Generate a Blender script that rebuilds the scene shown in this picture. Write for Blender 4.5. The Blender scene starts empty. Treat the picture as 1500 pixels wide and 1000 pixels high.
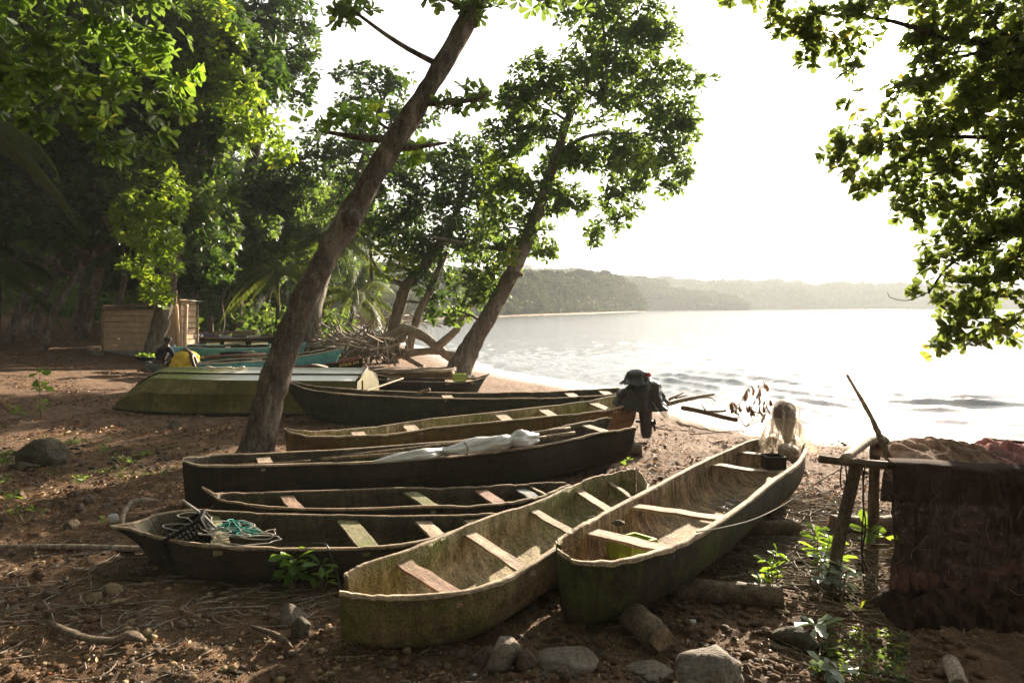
import bpy, math, random
import numpy as np
R = math.radians
S = bpy.context.scene
COL = S.collection
# ------------------------------------------------------------------ camera, world, sun, exposure
H = 2.3
cd = bpy.data.cameras.new('camera'); cam = bpy.data.objects.new('camera', cd); COL.objects.link(cam)
cam.location = (0, 0, H); cam.rotation_euler = (R(90), 0, 0)
cd.sensor_width = 36; cd.lens = 24; cd.shift_y = -50/1500
cd.clip_start = .05; cd.clip_end = 20000
S.camera = cam
SUN_AZ, SUN_EL = R(28.7), R(17.5)
w = bpy.data.worlds.new('World'); S.world = w; w.use_nodes = True
nt = w.node_tree; N = nt.nodes; L = nt.links
bg = N['Background']; bg.inputs['Strength'].default_value = 0.052
sky = N.new('ShaderNodeTexSky'); sky.sky_type = 'NISHITA'; sky.sun_disc = False
sky.sun_elevation = SUN_EL; sky.sun_rotation = SUN_AZ
sky.air_density = 1.0; sky.dust_density = 5.0; sky.ozone_density = 1.0
# thin bright overcast haze in the sky, brighter round the sun (its aureole)
geo = N.new('ShaderNodeTexCoord')
dot = N.new('ShaderNodeVectorMath'); dot.operation = 'DOT_PRODUCT'
sdir = (math.sin(SUN_AZ)*math.cos(SUN_EL), math.cos(SUN_AZ)*math.cos(SUN_EL), math.sin(SUN_EL))
nrm = N.new('ShaderNodeVectorMath'); nrm.operation = 'NORMALIZE'
L.new(geo.outputs['Generated'], nrm.inputs[0]); L.new(nrm.outputs[0], dot.inputs[0]); dot.inputs[1].default_value = sdir
def wmath(op, a, b):
    m = N.new('ShaderNodeMath'); m.operation = op
    for i, v in enumerate((a, b)):
        if isinstance(v, (int, float)): m.inputs[i].default_value = v
        else: L.new(v, m.inputs[i])
    return m.outputs[0]
d0 = wmath('MAXIMUM', dot.outputs['Value'], 0.0)
a1 = wmath('MULTIPLY', wmath('POWER', d0, 2500.0), 400.0)
a2 = wmath('MULTIPLY', wmath('POWER', d0, 80.0), 9.0)
a3 = wmath('MULTIPLY', wmath('POWER', d0, 2.0), 11.0)
aur = wmath('ADD', wmath('ADD', a1, a2), wmath('ADD', a3, .5))
cmb = N.new('ShaderNodeVectorMath'); cmb.operation = 'SCALE'
cmb.inputs[0].default_value = (1.0, .98, .955); L.new(aur, cmb.inputs['Scale'])
half = N.new('ShaderNodeVectorMath'); half.operation = 'SCALE'; half.inputs['Scale'].default_value = .07
L.new(sky.outputs[0], half.inputs[0])
add = N.new('ShaderNodeVectorMath'); add.operation = 'ADD'
L.new(half.outputs[0], add.inputs[0]); L.new(cmb.outputs[0], add.inputs[1]); L.new(add.outputs[0], bg.inputs['Color'])
sl = bpy.data.lights.new('sun', 'SUN'); sl.energy = 5.0; sl.angle = R(.6); sl.color = (1, .84, .64)
so = bpy.data.objects.new('sun', sl); COL.objects.link(so); so.location = (0, 0, 50)
from mathutils import Vector, Matrix
so.rotation_euler = Vector(sdir).to_track_quat('Z', 'Y').to_euler()
S.view_settings.view_transform = 'Standard'; S.view_settings.look = 'None'
S.view_settings.exposure = 2.28; S.view_settings.gamma = 1.0
S.render.engine = 'CYCLES'
cy = S.cycles
cy.use_denoising = True
try: cy.denoiser = 'OPENIMAGEDENOISE'
except Exception: pass
cy.max_bounces = 6; cy.diffuse_bounces = 3; cy.glossy_bounces = 3; cy.transmission_bounces = 4
cy.transparent_max_bounces = 8; cy.volume_bounces = 1; cy.sample_clamp_indirect = 6; cy.sample_clamp_direct = 0
cy.caustics_reflective = False; cy.caustics_refractive = False

# ------------------------------------------------------------------ small helpers
rng = np.random.default_rng(11); random.seed(5)
def hash2(ix, iy, s):
    h = (ix.astype(np.int64)*374761393 + iy.astype(np.int64)*668265263 + s*982451653) & 0xffffffff
    h = ((h ^ (h >> 13))*1274126177) & 0xffffffff
    return ((h ^ (h >> 16)) & 0xffff)/65535.0
def vnoise(x, y, s=0):
    x = np.asarray(x, float); y = np.asarray(y, float)
    ix = np.floor(x); iy = np.floor(y); fx = x-ix; fy = y-iy
    fx = fx*fx*(3-2*fx); fy = fy*fy*(3-2*fy)
    a = hash2(ix, iy, s); b = hash2(ix+1, iy, s); c = hash2(ix, iy+1, s); d = hash2(ix+1, iy+1, s)
    return (a*(1-fx)+b*fx)*(1-fy)+(c*(1-fx)+d*fx)*fy
def fbm(x, y, o=4, s=0):
    t = 0; a = .5
    for k in range(o): t = t+a*vnoise(x*2**k, y*2**k, s+k*17); a *= .5
    return t
def P(px, py, Z):                      # ray through a photo pixel met with height Z
    Y = (H-Z)*1000/(py-450); return np.array([(px-750)/1000*Y, Y, Z])
def W(px, py, Y):                      # ray through a photo pixel met with depth Y
    return np.array([(px-750)/1000*Y, Y, H-(py-450)/1000*Y])
# shoreline (right to left, then round the far bay)
SH = np.array([(400,-60),(60,2),(22,9.8),(14,12.0),(9.9,13.2),(7.0,13.7),(6.3,14.0),(5.5,15.1),(4.3,18.2),(3.0,21.6),(1.2,24.5),(-1.5,30),(-6.3,45),(-14.4,67),(-21,95),(-17,150),(2,207),(40,300),(84,430),(100,520),(60,700),(150,1100),(500,1180),(1500,1250),(4000,1300)], float)
POLY = np.vstack([SH, [(4000,6000),(-6000,6000),(-6000,-6000),(400,-6000)]])
def shore(x, y):                       # signed distance to the waterline, + on land
    x = np.asarray(x, float); y = np.asarray(y, float); sx = x.ravel(); sy = y.ravel()
    dm = np.full(sx.shape, 1e9)
    for (ax, ay), (bx, by) in zip(SH[:-1], SH[1:]):
        vx, vy = bx-ax, by-ay; t = np.clip(((sx-ax)*vx+(sy-ay)*vy)/(vx*vx+vy*vy), 0, 1)
        dm = np.minimum(dm, np.hypot(sx-ax-t*vx, sy-ay-t*vy))
    ins = np.zeros(sx.shape, bool); n = len(POLY)
    for i in range(n):
        x0, y0 = POLY[i]; x1, y1 = POLY[(i+1) % n]
        if y0 == y1: continue
        c = ((y0 > sy) != (y1 > sy)) & (sx < (x1-x0)*(sy-y0)/(y1-y0)+x0); ins ^= c
    return np.where(ins, dm, -dm).reshape(x.shape)
WZ = -.40
def gz(x, y, d=None):
    x = np.asarray(x, float); y = np.asarray(y, float)
    if d is None: d = shore(x, y)
    t = np.clip(d/6.5, -2.5, 1)
    z = np.where(t < 0, WZ+.25*t*2, WZ+.40*(t*(2-t)))
    z = z+.12*np.maximum(0, -11-x)*np.clip((60-y)/20, 0, 1)
    z = z+22*(1-np.exp(-np.maximum(0, d-23)*.38/22))*np.clip((y-22)/14, 0, 1)
    z = z+.05*(fbm(x*.7, y*.7, 3, 3)-.45)*np.clip(d/3, 0, 1)
    return z
def gz1(x, y): return float(gz(np.array([x]), np.array([y]))[0])
def G(px, py):                         # where the ray through a photo pixel meets the ground
    lo = 3.0; Ys = np.concatenate([np.arange(3, 30, .03), np.arange(30, 90, .3)])
    X = (px-750)/1000*Ys; Z = H-(py-450)/1000*Ys; g = gz(X, Ys); k = np.argmax(Z <= g)
    return np.array([X[k], Ys[k], g[k]])

BASE = {}
def thing(name, label, cat, loc=(0, 0, 0), group=None):
    o = bpy.data.objects.new(name, None); COL.objects.link(o); o.location = [float(v) for v in loc]
    o.empty_display_size = .1
    BASE[o.name] = np.array(loc, float); o['label'] = label; o['category'] = cat
    if group: o['group'] = group
    return o
def tag(o, label, cat, group=None):
    o['label'] = label; o['category'] = cat
    if group: o['group'] = group
    return o
def kind(o, k): o['kind'] = k; return o
def mesh_np(name, V, F, mat, parent=None, loc=None, smooth=True, uv=None, attr=None, mats=None, mi=None):
    """V (n,3); F list of tuples or (m,k) array; world coordinates in, object origin at parent/loc."""
    V = np.asarray(V, float)
    if parent is not None: base = BASE[parent.name]
    elif loc is not None: base = np.array(loc, float)
    else: base = np.zeros(3)
    me = bpy.data.meshes.new(name)
    if isinstance(F, np.ndarray):
        m, k = F.shape; me.vertices.add(len(V)); me.vertices.foreach_set('co', (V-base).astype(np.float32).ravel())
        me.loops.add(m*k); me.loops.foreach_set('vertex_index', F.astype(np.int32).ravel())
        me.polygons.add(m); me.polygons.foreach_set('loop_start', np.arange(0, m*k, k, dtype=np.int32))
        me.polygons.foreach_set('loop_total', np.full(m, k, dtype=np.int32)); me.update(calc_edges=True)
    else:
        me.from_pydata((V-base).tolist(), [], F)
    if smooth: me.polygons.foreach_set('use_smooth', np.ones(len(me.polygons), bool))
    if uv is not None:
        l = me.uv_layers.new(name='UVMap'); vi = np.zeros(len(me.loops), np.int32); me.loops.foreach_get('vertex_index', vi)
        l.data.foreach_set('uv', np.asarray(uv, np.float32)[vi].ravel())
    if attr is not None:
        for an, dom, vals in attr:
            a = me.attributes.new(an, 'FLOAT', dom); a.data.foreach_set('value', np.asarray(vals, np.float32))
    for m_ in (mats or [mat]): me.materials.append(m_)
    if mi is not None: me.polygons.foreach_set('material_index', np.asarray(mi, np.int32))
    me.update()
    o = bpy.data.objects.new(name, me); COL.objects.link(o)
    if parent is not None: o.parent = parent; BASE[o.name] = base
    elif loc is not None: o.location = [float(v) for v in loc]; BASE[o.name] = base
    return o
class MB:
    def __init__(s): s.v = []; s.f = []; s.uv = []; s.n = 0
    def add(s, V, F, uv=None):
        V = np.asarray(V, float); s.v.append(V); s.f += [tuple(int(i)+s.n for i in f) for f in F]
        s.uv.append(np.zeros((len(V), 2)) if uv is None else np.asarray(uv, float)); s.n += len(V)
    def tube(s, pts, rad, sides=8, wob=0, cap=True, flat=1.0):
        pts = np.asarray(pts, float); n = len(pts); rad = np.broadcast_to(np.asarray(rad, float), (n,))
        T = np.gradient(pts, axis=0); T /= np.linalg.norm(T, axis=1)[:, None]+1e-9
        u = np.array([0, 0, 1.]) if abs(T[0][2]) < .8 else np.array([1., 0, 0])
        V = []; UV = []; run = 0; a = np.arange(sides)*2*math.pi/sides
        for i in range(n):
            u = u-T[i]*np.dot(u, T[i]); u /= np.linalg.norm(u)+1e-9; b = np.cross(T[i], u)
            r = rad[i]*(1+wob*(rng.random(sides)-.5))
            V.append(pts[i]+(np.cos(a)*r)[:, None]*b+(np.sin(a)*r*flat)[:, None]*u)
            if i: run += np.linalg.norm(pts[i]-pts[i-1])
            UV.append(np.stack([a/(2*math.pi)*rad[0]*6.28, np.full(sides, run)], 1))
        F = []
        for i in range(n-1):
            for j in range(sides):
                k = (j+1) % sides; F.append((i*sides+j, i*sides+k, (i+1)*sides+k, (i+1)*sides+j))
        if cap: F.append(tuple(range(sides))[::-1]); F.append(tuple((n-1)*sides+j for j in range(sides)))
        s.add(np.vstack(V), F, np.vstack(UV)); return s
    def box(s, c, sx, sy, sz, ax=(1, 0, 0), up=(0, 0, 1), jit=0):
        ax = np.array(ax, float); ax /= np.linalg.norm(ax); up = np.array(up, float); up -= ax*np.dot(ax, up); up /= np.linalg.norm(up)
        bb = np.cross(up, ax); c = np.array(c, float)
        V = [c+ax*sx/2*i+bb*sy/2*j+up*sz/2*k+(rng.random(3)-.5)*jit for i in (-1, 1) for j in (-1, 1) for k in (-1, 1)]
        s.add(V, [(0, 1, 3, 2), (4, 6, 7, 5), (0, 4, 5, 1), (2, 3, 7, 6), (0, 2, 6, 4), (1, 5, 7, 3)],
              [((v-c)@ax, (v-c)@bb) for v in np.array(V)]); return s
    def grid(s, A, uv=None):
        n, m = A.shape[:2]; F = [(i*m+j, i*m+j+1, (i+1)*m+j+1, (i+1)*m+j) for i in range(n-1) for j in range(m-1)]
        s.add(A.reshape(-1, 3), F, None if uv is None else uv.reshape(-1, 2)); return s
    def build(s, name, mat, parent=None, loc=None, smooth=True, **k):
        V = np.vstack(s.v)
        if parent is None and loc is None: loc = (V[:, 0].mean(), V[:, 1].mean(), V[:, 2].min())
        return mesh_np(name, V, s.f, mat, parent, loc, smooth, uv=np.vstack(s.uv), **k)
def bevel(o, wd=.006, seg=2):
    m = o.modifiers.new('bevel', 'BEVEL'); m.width = wd; m.segments = seg; m.limit_method = 'ANGLE'; return o
def catmull(pts, n):
    pts = np.asarray(pts, float); m = len(pts); ex = np.vstack([2*pts[0]-pts[1], pts, 2*pts[-1]-pts[-2]])
    out = []
    for t in np.linspace(0, m-1, n):
        i = min(int(t), m-2); f = t-i; p0, p1, p2, p3 = ex[i:i+4]
        out.append(.5*((2*p1)+(-p0+p2)*f+(2*p0-5*p1+4*p2-p3)*f*f+(-p0+3*p1-3*p2+p3)*f**3))
    return np.array(out)

# ------------------------------------------------------------------ materials
class NB:
    def __init__(s, name):
        s.m = bpy.data.materials.new(name); s.m.use_nodes = True; s.t = s.m.node_tree; s.t.nodes.clear()
        s.out = s.t.nodes.new('ShaderNodeOutputMaterial')
    def n(s, ty, **k):
        nd = s.t.nodes.new(ty)
        for a, v in k.items(): setattr(nd, a, v)
        return nd
    def put(s, sock, v):
        if v is None: return
        if hasattr(v, 'is_output') or isinstance(v, bpy.types.NodeSocket): s.t.links.new(v, sock)
        elif isinstance(v, (tuple, list)): sock.default_value = (tuple(v)+(1,))[:len(sock.default_value)] if len(v) < len(sock.default_value) else v
        else: sock.default_value = v
    def noise(s, vec, scale, detail=4, rough=.6, dist=0):
        nd = s.n('ShaderNodeTexNoise'); s.put(nd.inputs['Vector'], vec); nd.inputs['Scale'].default_value = scale
        nd.inputs['Detail'].default_value = detail; nd.inputs['Roughness'].default_value = rough; nd.inputs['Distortion'].default_value = dist
        return nd.outputs['Fac']
    def ramp(s, fac, stops):
        nd = s.n('ShaderNodeValToRGB'); s.put(nd.inputs['Fac'], fac); e = nd.color_ramp.elements
        while len(e) < len(stops): e.new(.5)
        for i, (p, c) in enumerate(stops): e[i].position = p; e[i].color = tuple(c)+(1,)
        return nd.outputs['Color']
    def mr(s, v, a, b, c=0., d=1.):
        nd = s.n('ShaderNodeMapRange'); s.put(nd.inputs[0], v)
        for i, q in enumerate((a, b, c, d)): nd.inputs[i+1].default_value = q
        return nd.outputs[0]
    def mix(s, f, a, b, mode='MIX'):
        nd = s.n('ShaderNodeMix', data_type='RGBA', blend_type=mode); s.put(nd.inputs[0], f); s.put(nd.inputs[6], a); s.put(nd.inputs[7], b)
        return nd.outputs[2]
    def math(s, op, a, b=0.):
        nd = s.n('ShaderNodeMath', operation=op); s.put(nd.inputs[0], a); s.put(nd.inputs[1], b); return nd.outputs[0]
    def co(s, what='Object', scale=(1, 1, 1), rot=(0, 0, 0)):
        c = s.n('ShaderNodeTexCoord'); mp = s.n('ShaderNodeMapping'); s.t.links.new(c.outputs[what], mp.inputs[0])
        mp.inputs['Scale'].default_value = scale; mp.inputs['Rotation'].default_value = rot; return mp.outputs[0]
    def attr(s, nm): return s.n('ShaderNodeAttribute', attribute_name=nm).outputs['Fac']
    def bump(s, h, st=.5, d=.02, nrm=None):
        b = s.n('ShaderNodeBump'); s.put(b.inputs['Height'], h); b.inputs['Strength'].default_value = st; b.inputs['Distance'].default_value = d
        if nrm is not None: s.put(b.inputs['Normal'], nrm)
        return b.outputs[0]
    def bsdf(s, col, rough=.8, nrm=None, spec=.3, metal=0, **k):
        b = s.n('ShaderNodeBsdfPrincipled'); s.put(b.inputs['Base Color'], col); s.put(b.inputs['Roughness'], rough)
        b.inputs['Specular IOR Level'].default_value = spec; b.inputs['Metallic'].default_value = metal
        if nrm is not None: s.put(b.inputs['Normal'], nrm)
        for a, v in k.items(): s.put(b.inputs[a.replace('_', ' ')], v)
        return b.outputs[0]
    def done(s, sh): s.t.links.new(sh, s.out.inputs['Surface']); return s.m

def wood_mat(name, dark, light, green=None, gamt=.5, stretch=(3, 40), rough=.75, bmp=.6, spec=.25):
    """weathered wood along u; algae patches"""
    b = NB(name); uv = b.co('UV', (stretch[0], stretch[1], 1)); ob = b.co('Object')
    g1 = b.noise(uv, 1.0, 6, .65, .3); g2 = b.noise(ob, 2.2, 5, .6); g3 = b.noise(b.co('UV', (stretch[0]*3, stretch[1]*3, 1)), 1, 3, .6)
    f = b.math('ADD', b.math('MULTIPLY', g1, .7), b.math('MULTIPLY', g2, .45))
    col = b.ramp(b.mr(f, .46, .70), [(0, dark), (.55, [(p+q)/2 for p, q in zip(dark, light)]), (1, light)])
    crack = b.mr(g3, .30, .42); col = b.mix(crack, [v*.35 for v in dark], col)
    if green:
        gn = b.noise(ob, 1.6, 6, .7, .4); fine = b.noise(ob, 14, 4, .7)
        m = b.mr(b.math('ADD', gn, b.math('MULTIPLY', fine, .35)), .78-gamt*.32, .95-gamt*.28)
        col = b.mix(m, col, b.ramp(fine, [(.3, [v*.5 for v in green]), (.7, green)]))
    dr = b.noise(b.co('Object', (9, 9, 1.1)), 1.6, 6, .75); col = b.mix(b.mr(dr, .50, .64, 0, .6), col, [v*.5 for v in dark]); col = b.mix(b.mr(dr, .46, .36, 0, .35), col, light)
    sp = b.noise(ob, 60, 5, .85); col = b.mix(b.mr(sp, .50, .60, 0, .55), col, [v*.4 for v in dark]); col = b.mix(b.mr(sp, .47, .38, 0, .5), col, [min(1, v*1.25) for v in light])
    blot = b.noise(ob, 5.5, 5, .75, .6); col = b.mix(b.mr(blot, .52, .68, 0, .55), col, [v*.55 for v in dark])
    col = b.mix(b.mr(b.noise(ob, 9, 4, .8), .60, .70, 0, .45), col, [min(1, v*1.35) for v in light])
    h = b.math('ADD', b.math('MULTIPLY', g1, .6), b.math('MULTIPLY', b.noise(ob, 34, 6, .85), .7))
    h = b.math('ADD', h, b.math('MULTIPLY', crack, .5))
    return b.done(b.bsdf(col, rough, b.bump(h, bmp, .022), spec))
M = {}
M['hull_tan'] = wood_mat('tan algae hull wood', (.06, .038, .018), (.30, .21, .11), (.13, .14, .02), .7, (1.5, 9))
M['in_tan'] = wood_mat('pale adzed wood', (.17, .12, .06), (.66, .52, .32), (.19, .22, .03), .62, (10, 3), bmp=.9)
M['in_brown'] = wood_mat('brown fibrous wood', (.055, .030, .013), (.60, .41, .23), (.12, .13, .03), .25, (34, 2.0), bmp=1.0)
M['hull_dark'] = wood_mat('dark hull wood', (.008, .005, .003), (.055, .036, .019), (.03, .036, .008), .25, (2, 12))
M['hull_green'] = wood_mat('green stained hull', (.012, .008, .004), (.065, .042, .022), (.085, .105, .015), .62, (1.2, 7))
M['hull_ochre'] = wood_mat('ochre hull paint worn', (.09, .045, .015), (.26, .13, .035), (.15, .14, .03), .45, (1.2, 10))
M['hull_olive'] = wood_mat('olive hull', (.014, .015, .008), (.060, .058, .030), (.035, .045, .015), .6, (1.2, 10))
M['in_dark'] = wood_mat('dark inner wood', (.03, .022, .014), (.12, .095, .06), (.05, .06, .02), .3, (3, 14))
M['rail'] = wood_mat('sun bleached gunwale', (.26, .19, .12), (.74, .60, .44), (.16, .17, .07), .2, (3, 60), bmp=.8)
M['rail_dark'] = wood_mat('worn brown gunwale', (.14, .10, .065), (.50, .38, .26), (.1, .1, .04), .2, (3, 60))
M['thwart'] = wood_mat('grey brown plank', (.22, .16, .11), (.56, .44, .33), None, 0, (3, 50))
M['thwart_red'] = wood_mat('faded red plank', (.16, .09, .065), (.42, .27, .2), (.14, .15, .05), .15, (3, 50))
M['thwart_green'] = wood_mat('mossy plank', (.12, .11, .06), (.34, .29, .17), (.16, .19, .04), .6, (3, 40))
M['thwart_grey'] = wood_mat('blue grey plank', (.15, .15, .15), (.36, .37, .38), None, 0, (3, 40))
M['drift'] = wood_mat('bleached driftwood', (.14, .11, .08), (.50, .42, .33), None, 0, (6, 20))
M['stick'] = wood_mat('dry stick', (.12, .085, .05), (.42, .33, .22), None, 0, (8, 20))
M['log'] = wood_mat('bark log', (.06, .045, .03), (.24, .17, .11), (.07, .08, .03), .3, (12, 9), bmp=1.0)
M['board'] = wood_mat('shed board', (.24, .15, .09), (.68, .48, .32), None, 0, (.35, 12))
M['post'] = wood_mat('rough post', (.07, .05, .035), (.22, .16, .11), None, 0, (14, 4), bmp=1)
def bark_mat(name, dark, light, pale, sc=1.0):
    b = NB(name); uv = b.co('UV', (9*sc, 3.0*sc, 1)); o2 = b.co('Object'); os = b.co('Object', (1, 1, .3))
    n1 = b.noise(os, 16*sc, 8, .78, .8); n2 = b.noise(os, 3.0, 6, .75, .4); n3 = b.noise(o2, 55, 5, .8); n4 = b.noise(os, 42, 4, .7)
    f = b.math('ADD', b.math('MULTIPLY', n1, .65), b.math('MULTIPLY', n4, .35))
    col = b.ramp(b.mr(f, .40, .62), [(0, dark), (.6, [(p+q)/2 for p, q in zip(dark, light)]), (1, light)])
    col = b.mix(b.mr(b.math('ADD', b.math('MULTIPLY', n2, .8), b.math('MULTIPLY', n3, .5)), .66, .78, 0, .85), col, pale)
    col = b.mix(b.mr(b.noise(os, 5.0, 6, .8), .55, .64, 0, .75), col, [v*.5 for v in dark])
    h = b.math('ADD', b.math('MULTIPLY', n1, 1.0), b.math('MULTIPLY', n3, .5))
    return b.done(b.bsdf(col, .95, b.bump(h, 1.0, .06), .1))
M['bark'] = bark_mat('rough brown bark', (.05, .04, .032), (.26, .215, .175), (.44, .39, .33))
M['bark_pale'] = bark_mat('pale lichened bark', (.07, .06, .045), (.26, .22, .17), (.42, .39, .34))
M['bark_dark'] = bark_mat('dark bark', (.03, .022, .016), (.12, .09, .065), (.22, .18, .14))
def leaf_mat(name, cols, trans, amt=.5, rough=.45):
    b = NB(name); r = b.attr('rnd'); col = b.ramp(r, cols)
    tc = b.mix(b.math('MULTIPLY', r, .0), trans, trans); tcol = b.ramp(r, [(0, [v*.55 for v in trans]), (.75, trans), (1, (trans[0]*1.7, trans[1]*1.15, trans[2]))])
    d = b.bsdf(col, rough, None, .35); t = b.n('ShaderNodeBsdfTranslucent'); b.put(t.inputs['Color'], tcol)
    mx = b.n('ShaderNodeMixShader'); mx.inputs[0].default_value = amt
    b.t.links.new(d, mx.inputs[1]); b.t.links.new(t.outputs[0], mx.inputs[2]); return b.done(mx.outputs[0])
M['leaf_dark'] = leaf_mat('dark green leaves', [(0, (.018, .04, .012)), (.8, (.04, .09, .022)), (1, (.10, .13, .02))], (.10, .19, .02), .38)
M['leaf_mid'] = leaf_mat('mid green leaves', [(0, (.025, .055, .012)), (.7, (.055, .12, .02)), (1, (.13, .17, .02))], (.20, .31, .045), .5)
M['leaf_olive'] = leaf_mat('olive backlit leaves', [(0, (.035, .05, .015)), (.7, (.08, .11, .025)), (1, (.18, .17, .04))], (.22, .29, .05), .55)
M['leaf_lit'] = leaf_mat('sun tinted yellow green leaves', [(0, (.04, .09, .012)), (.6, (.11, .19, .02)), (1, (.26, .30, .03))], (.32, .46, .03), .5)  # brighter leaf colour stands in for sunlight on parts of the crowns
M['leaf_fresh'] = leaf_mat('fresh seedling leaves', [(0, (.04, .10, .015)), (1, (.11, .22, .025))], (.30, .48, .04), .5)
M['leaf_grey'] = leaf_mat('pale silvery leaves', [(0, (.14, .18, .14)), (1, (.34, .40, .34))], (.25, .34, .15), .3, .35)
M['leaf_dry'] = leaf_mat('dry brown leaves', [(0, (.05, .03, .016)), (.6, (.15, .085, .045)), (1, (.36, .24, .13))], (.25, .13, .05), .2, .6)
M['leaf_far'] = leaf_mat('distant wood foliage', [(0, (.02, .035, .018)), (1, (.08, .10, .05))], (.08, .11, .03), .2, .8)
M['frond'] = leaf_mat('palm frond green', [(0, (.02, .045, .012)), (1, (.08, .12, .025))], (.22, .28, .03), .4)
def stone_mat(name, a, c, sc=3):
    b = NB(name); ob = b.co('Object'); n1 = b.noise(ob, sc, 7, .7); n2 = b.noise(ob, sc*9, 4, .7)
    inf = b.n('ShaderNodeObjectInfo').outputs['Random']
    col = b.ramp(b.mr(n1, .3, .7), [(0, a), (1, c)]); col = b.mix(b.mr(n2, .45, .62, 0, .7), col, [v*.45 for v in a]); col = b.mix(b.mr(b.noise(ob, sc*2.7, 6, .8), .58, .66, 0, .6), col, [min(1, v*1.4) for v in c])
    col = b.mix(b.math('MULTIPLY', inf, .45), col, (.16, .12, .085))
    return b.done(b.bsdf(col, .85, b.bump(b.math('ADD', n1, b.math('MULTIPLY', n2, .6)), 1., .04), .25))
M['rock'] = stone_mat('grey brown rock', (.09, .075, .06), (.26, .235, .20))
M['rock_dark'] = stone_mat('dark mossy rock', (.03, .03, .016), (.10, .09, .06))
M['stone_tan'] = stone_mat('tan stone', (.18, .12, .06), (.40, .30, .17))
M['clod'] = stone_mat('earth clod', (.07, .036, .018), (.24, .135, .07), 8)
M['husk'] = stone_mat('coconut husk', (.05, .033, .022), (.20, .14, .10), 6)
def plain(name, col, rough=.7, var=.25, spec=.3, bsc=20, bst=.3, metal=0):
    b = NB(name); ob = b.co('Object'); n = b.noise(ob, 4, 5, .7); n2 = b.noise(ob, bsc, 4, .6)
    c = b.mix(b.mr(b.math('ADD', n, b.math('MULTIPLY', n2, .4)), .45, .9), [v*(1-var) for v in col], [min(1, v*(1+var)) for v in col])
    return b.done(b.bsdf(c, rough, b.bump(n2, bst, .01), spec, metal))
M['turq'] = plain('worn turquoise paint', (.10, .33, .36), .5, .35)
M['turq_lt'] = plain('light blue paint', (.30, .52, .58), .5, .2)
M['white_p'] = plain('worn white paint', (.62, .60, .55), .6, .15)
M['cream'] = plain('cream paint', (.45, .40, .30), .6, .25)
M['redbrown'] = plain('red brown paint', (.20, .06, .04), .6, .3)
M['purple'] = plain('purple blue paint', (.17, .17, .26), .6, .3)
M['board'] = plain('weathered shed board', (.58, .42, .29), .85, .3, .15, 12, .5)
M['skin'] = plain('dark skin', (.06, .032, .02), .5, .1, bst=.05)
M['navy'] = plain('dark navy cloth', (.012, .012, .022), .9, .3)
M['black_c'] = plain('black cloth', (.008, .008, .009), .9, .3)
M['grey_c'] = plain('grey cloth', (.12, .14, .14), .9, .3)
M['yellow_c'] = plain('yellow cloth', (.62, .46, .05), .8, .2)
M['tarp'] = plain('grey white plastic sheet', (.52, .53, .54), .45, .18, .5)
M['tarp_dark'] = plain('black plastic sheet', (.022, .020, .018), .35, .5, .5)
M['casing'] = plain('brown violet hood', (.10, .065, .065), .5, .3, .4)
M['motor'] = plain('dark outboard casing', (.02, .018, .017), .4, .4, .5)
M['red'] = plain('red cloth', (.5, .03, .04), .8, .2)
M['crate_g'] = plain('green plastic crate', (.28, .36, .05), .5, .2, .4)
M['crate_k'] = plain('black plastic crate', (.008, .008, .008), .85, .2, .1)
M['rope_g'] = plain('grey rope', (.32, .30, .27), .9, .3)
M['rope_t'] = plain('teal rope', (.03, .22, .20), .8, .3)
M['rope_k'] = plain('dark rope', (.04, .03, .022), .9, .3)
M['tin'] = plain('galvanised tin', (.36, .35, .33), .45, .3, .5, metal=.4)
M['plastic_w'] = plain('white plastic scrap', (.6, .66, .7), .4, .1, .5)
def fabric(name, col, holes, tr=(.5, .35, .3), sc=160, amt=.25):
    b = NB(name); ob = b.co('Object'); n = b.noise(ob, 7, 6, .7); f = b.noise(ob, sc, 2, .5)
    n = b.math('ADD', b.math('MULTIPLY', n, .4), b.math('MULTIPLY', b.noise(b.co('Object', (40, 40, 2.2)), 1.2, 6, .8), .6)); n = b.mr(n, .38, .62)
    c = b.mix(n, [v*.3 for v in col], [min(1, v*2.0) for v in col])
    d = b.bsdf(c, .95, b.bump(b.noise(ob, 45, 5, .8), .8, .02), .1); t = b.n('ShaderNodeBsdfTranslucent'); b.put(t.inputs['Color'], tr)
    mx = b.n('ShaderNodeMixShader'); mx.inputs[0].default_value = amt; b.t.links.new(d, mx.inputs[1]); b.t.links.new(t.outputs[0], mx.inputs[2])
    if holes <= 0: return b.done(mx.outputs[0])
    tp = b.n('ShaderNodeBsdfTransparent'); m2 = b.n('ShaderNodeMixShader'); b.put(m2.inputs[0], b.mr(f, holes-.05, holes+.05))
    b.t.links.new(mx.outputs[0], m2.inputs[2]); b.t.links.new(tp.outputs[0], m2.inputs[1]); return b.done(m2.outputs[0])
M['net_dark'] = fabric('dark brown fishing net', (.036, .021, .017), .31, (.10, .055, .04), 260, amt=.03)
M['net_tan'] = fabric('tan fishing net', (.24, .17, .13), .36, (.4, .28, .2))
M['net_pink'] = fabric('faded pink net', (.36, .19, .19), 0, (.4, .2, .2))
b = NB('clear wrap film'); lw = b.n('ShaderNodeLayerWeight'); lw.inputs['Blend'].default_value = .45
nz = b.noise(b.co('Object', (3, 3, .8)), 6, 4, .7, .5); fc = b.math('ADD', b.math('MULTIPLY', lw.outputs['Facing'], .75), b.mr(nz, .42, .68, 0, .55))
sh = b.bsdf((.8, .72, .66), .3, None, .5); tl = b.n('ShaderNodeBsdfTranslucent'); b.put(tl.inputs['Color'], (.85, .76, .68)); m1 = b.n('ShaderNodeMixShader'); m1.inputs[0].default_value = .5
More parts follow.
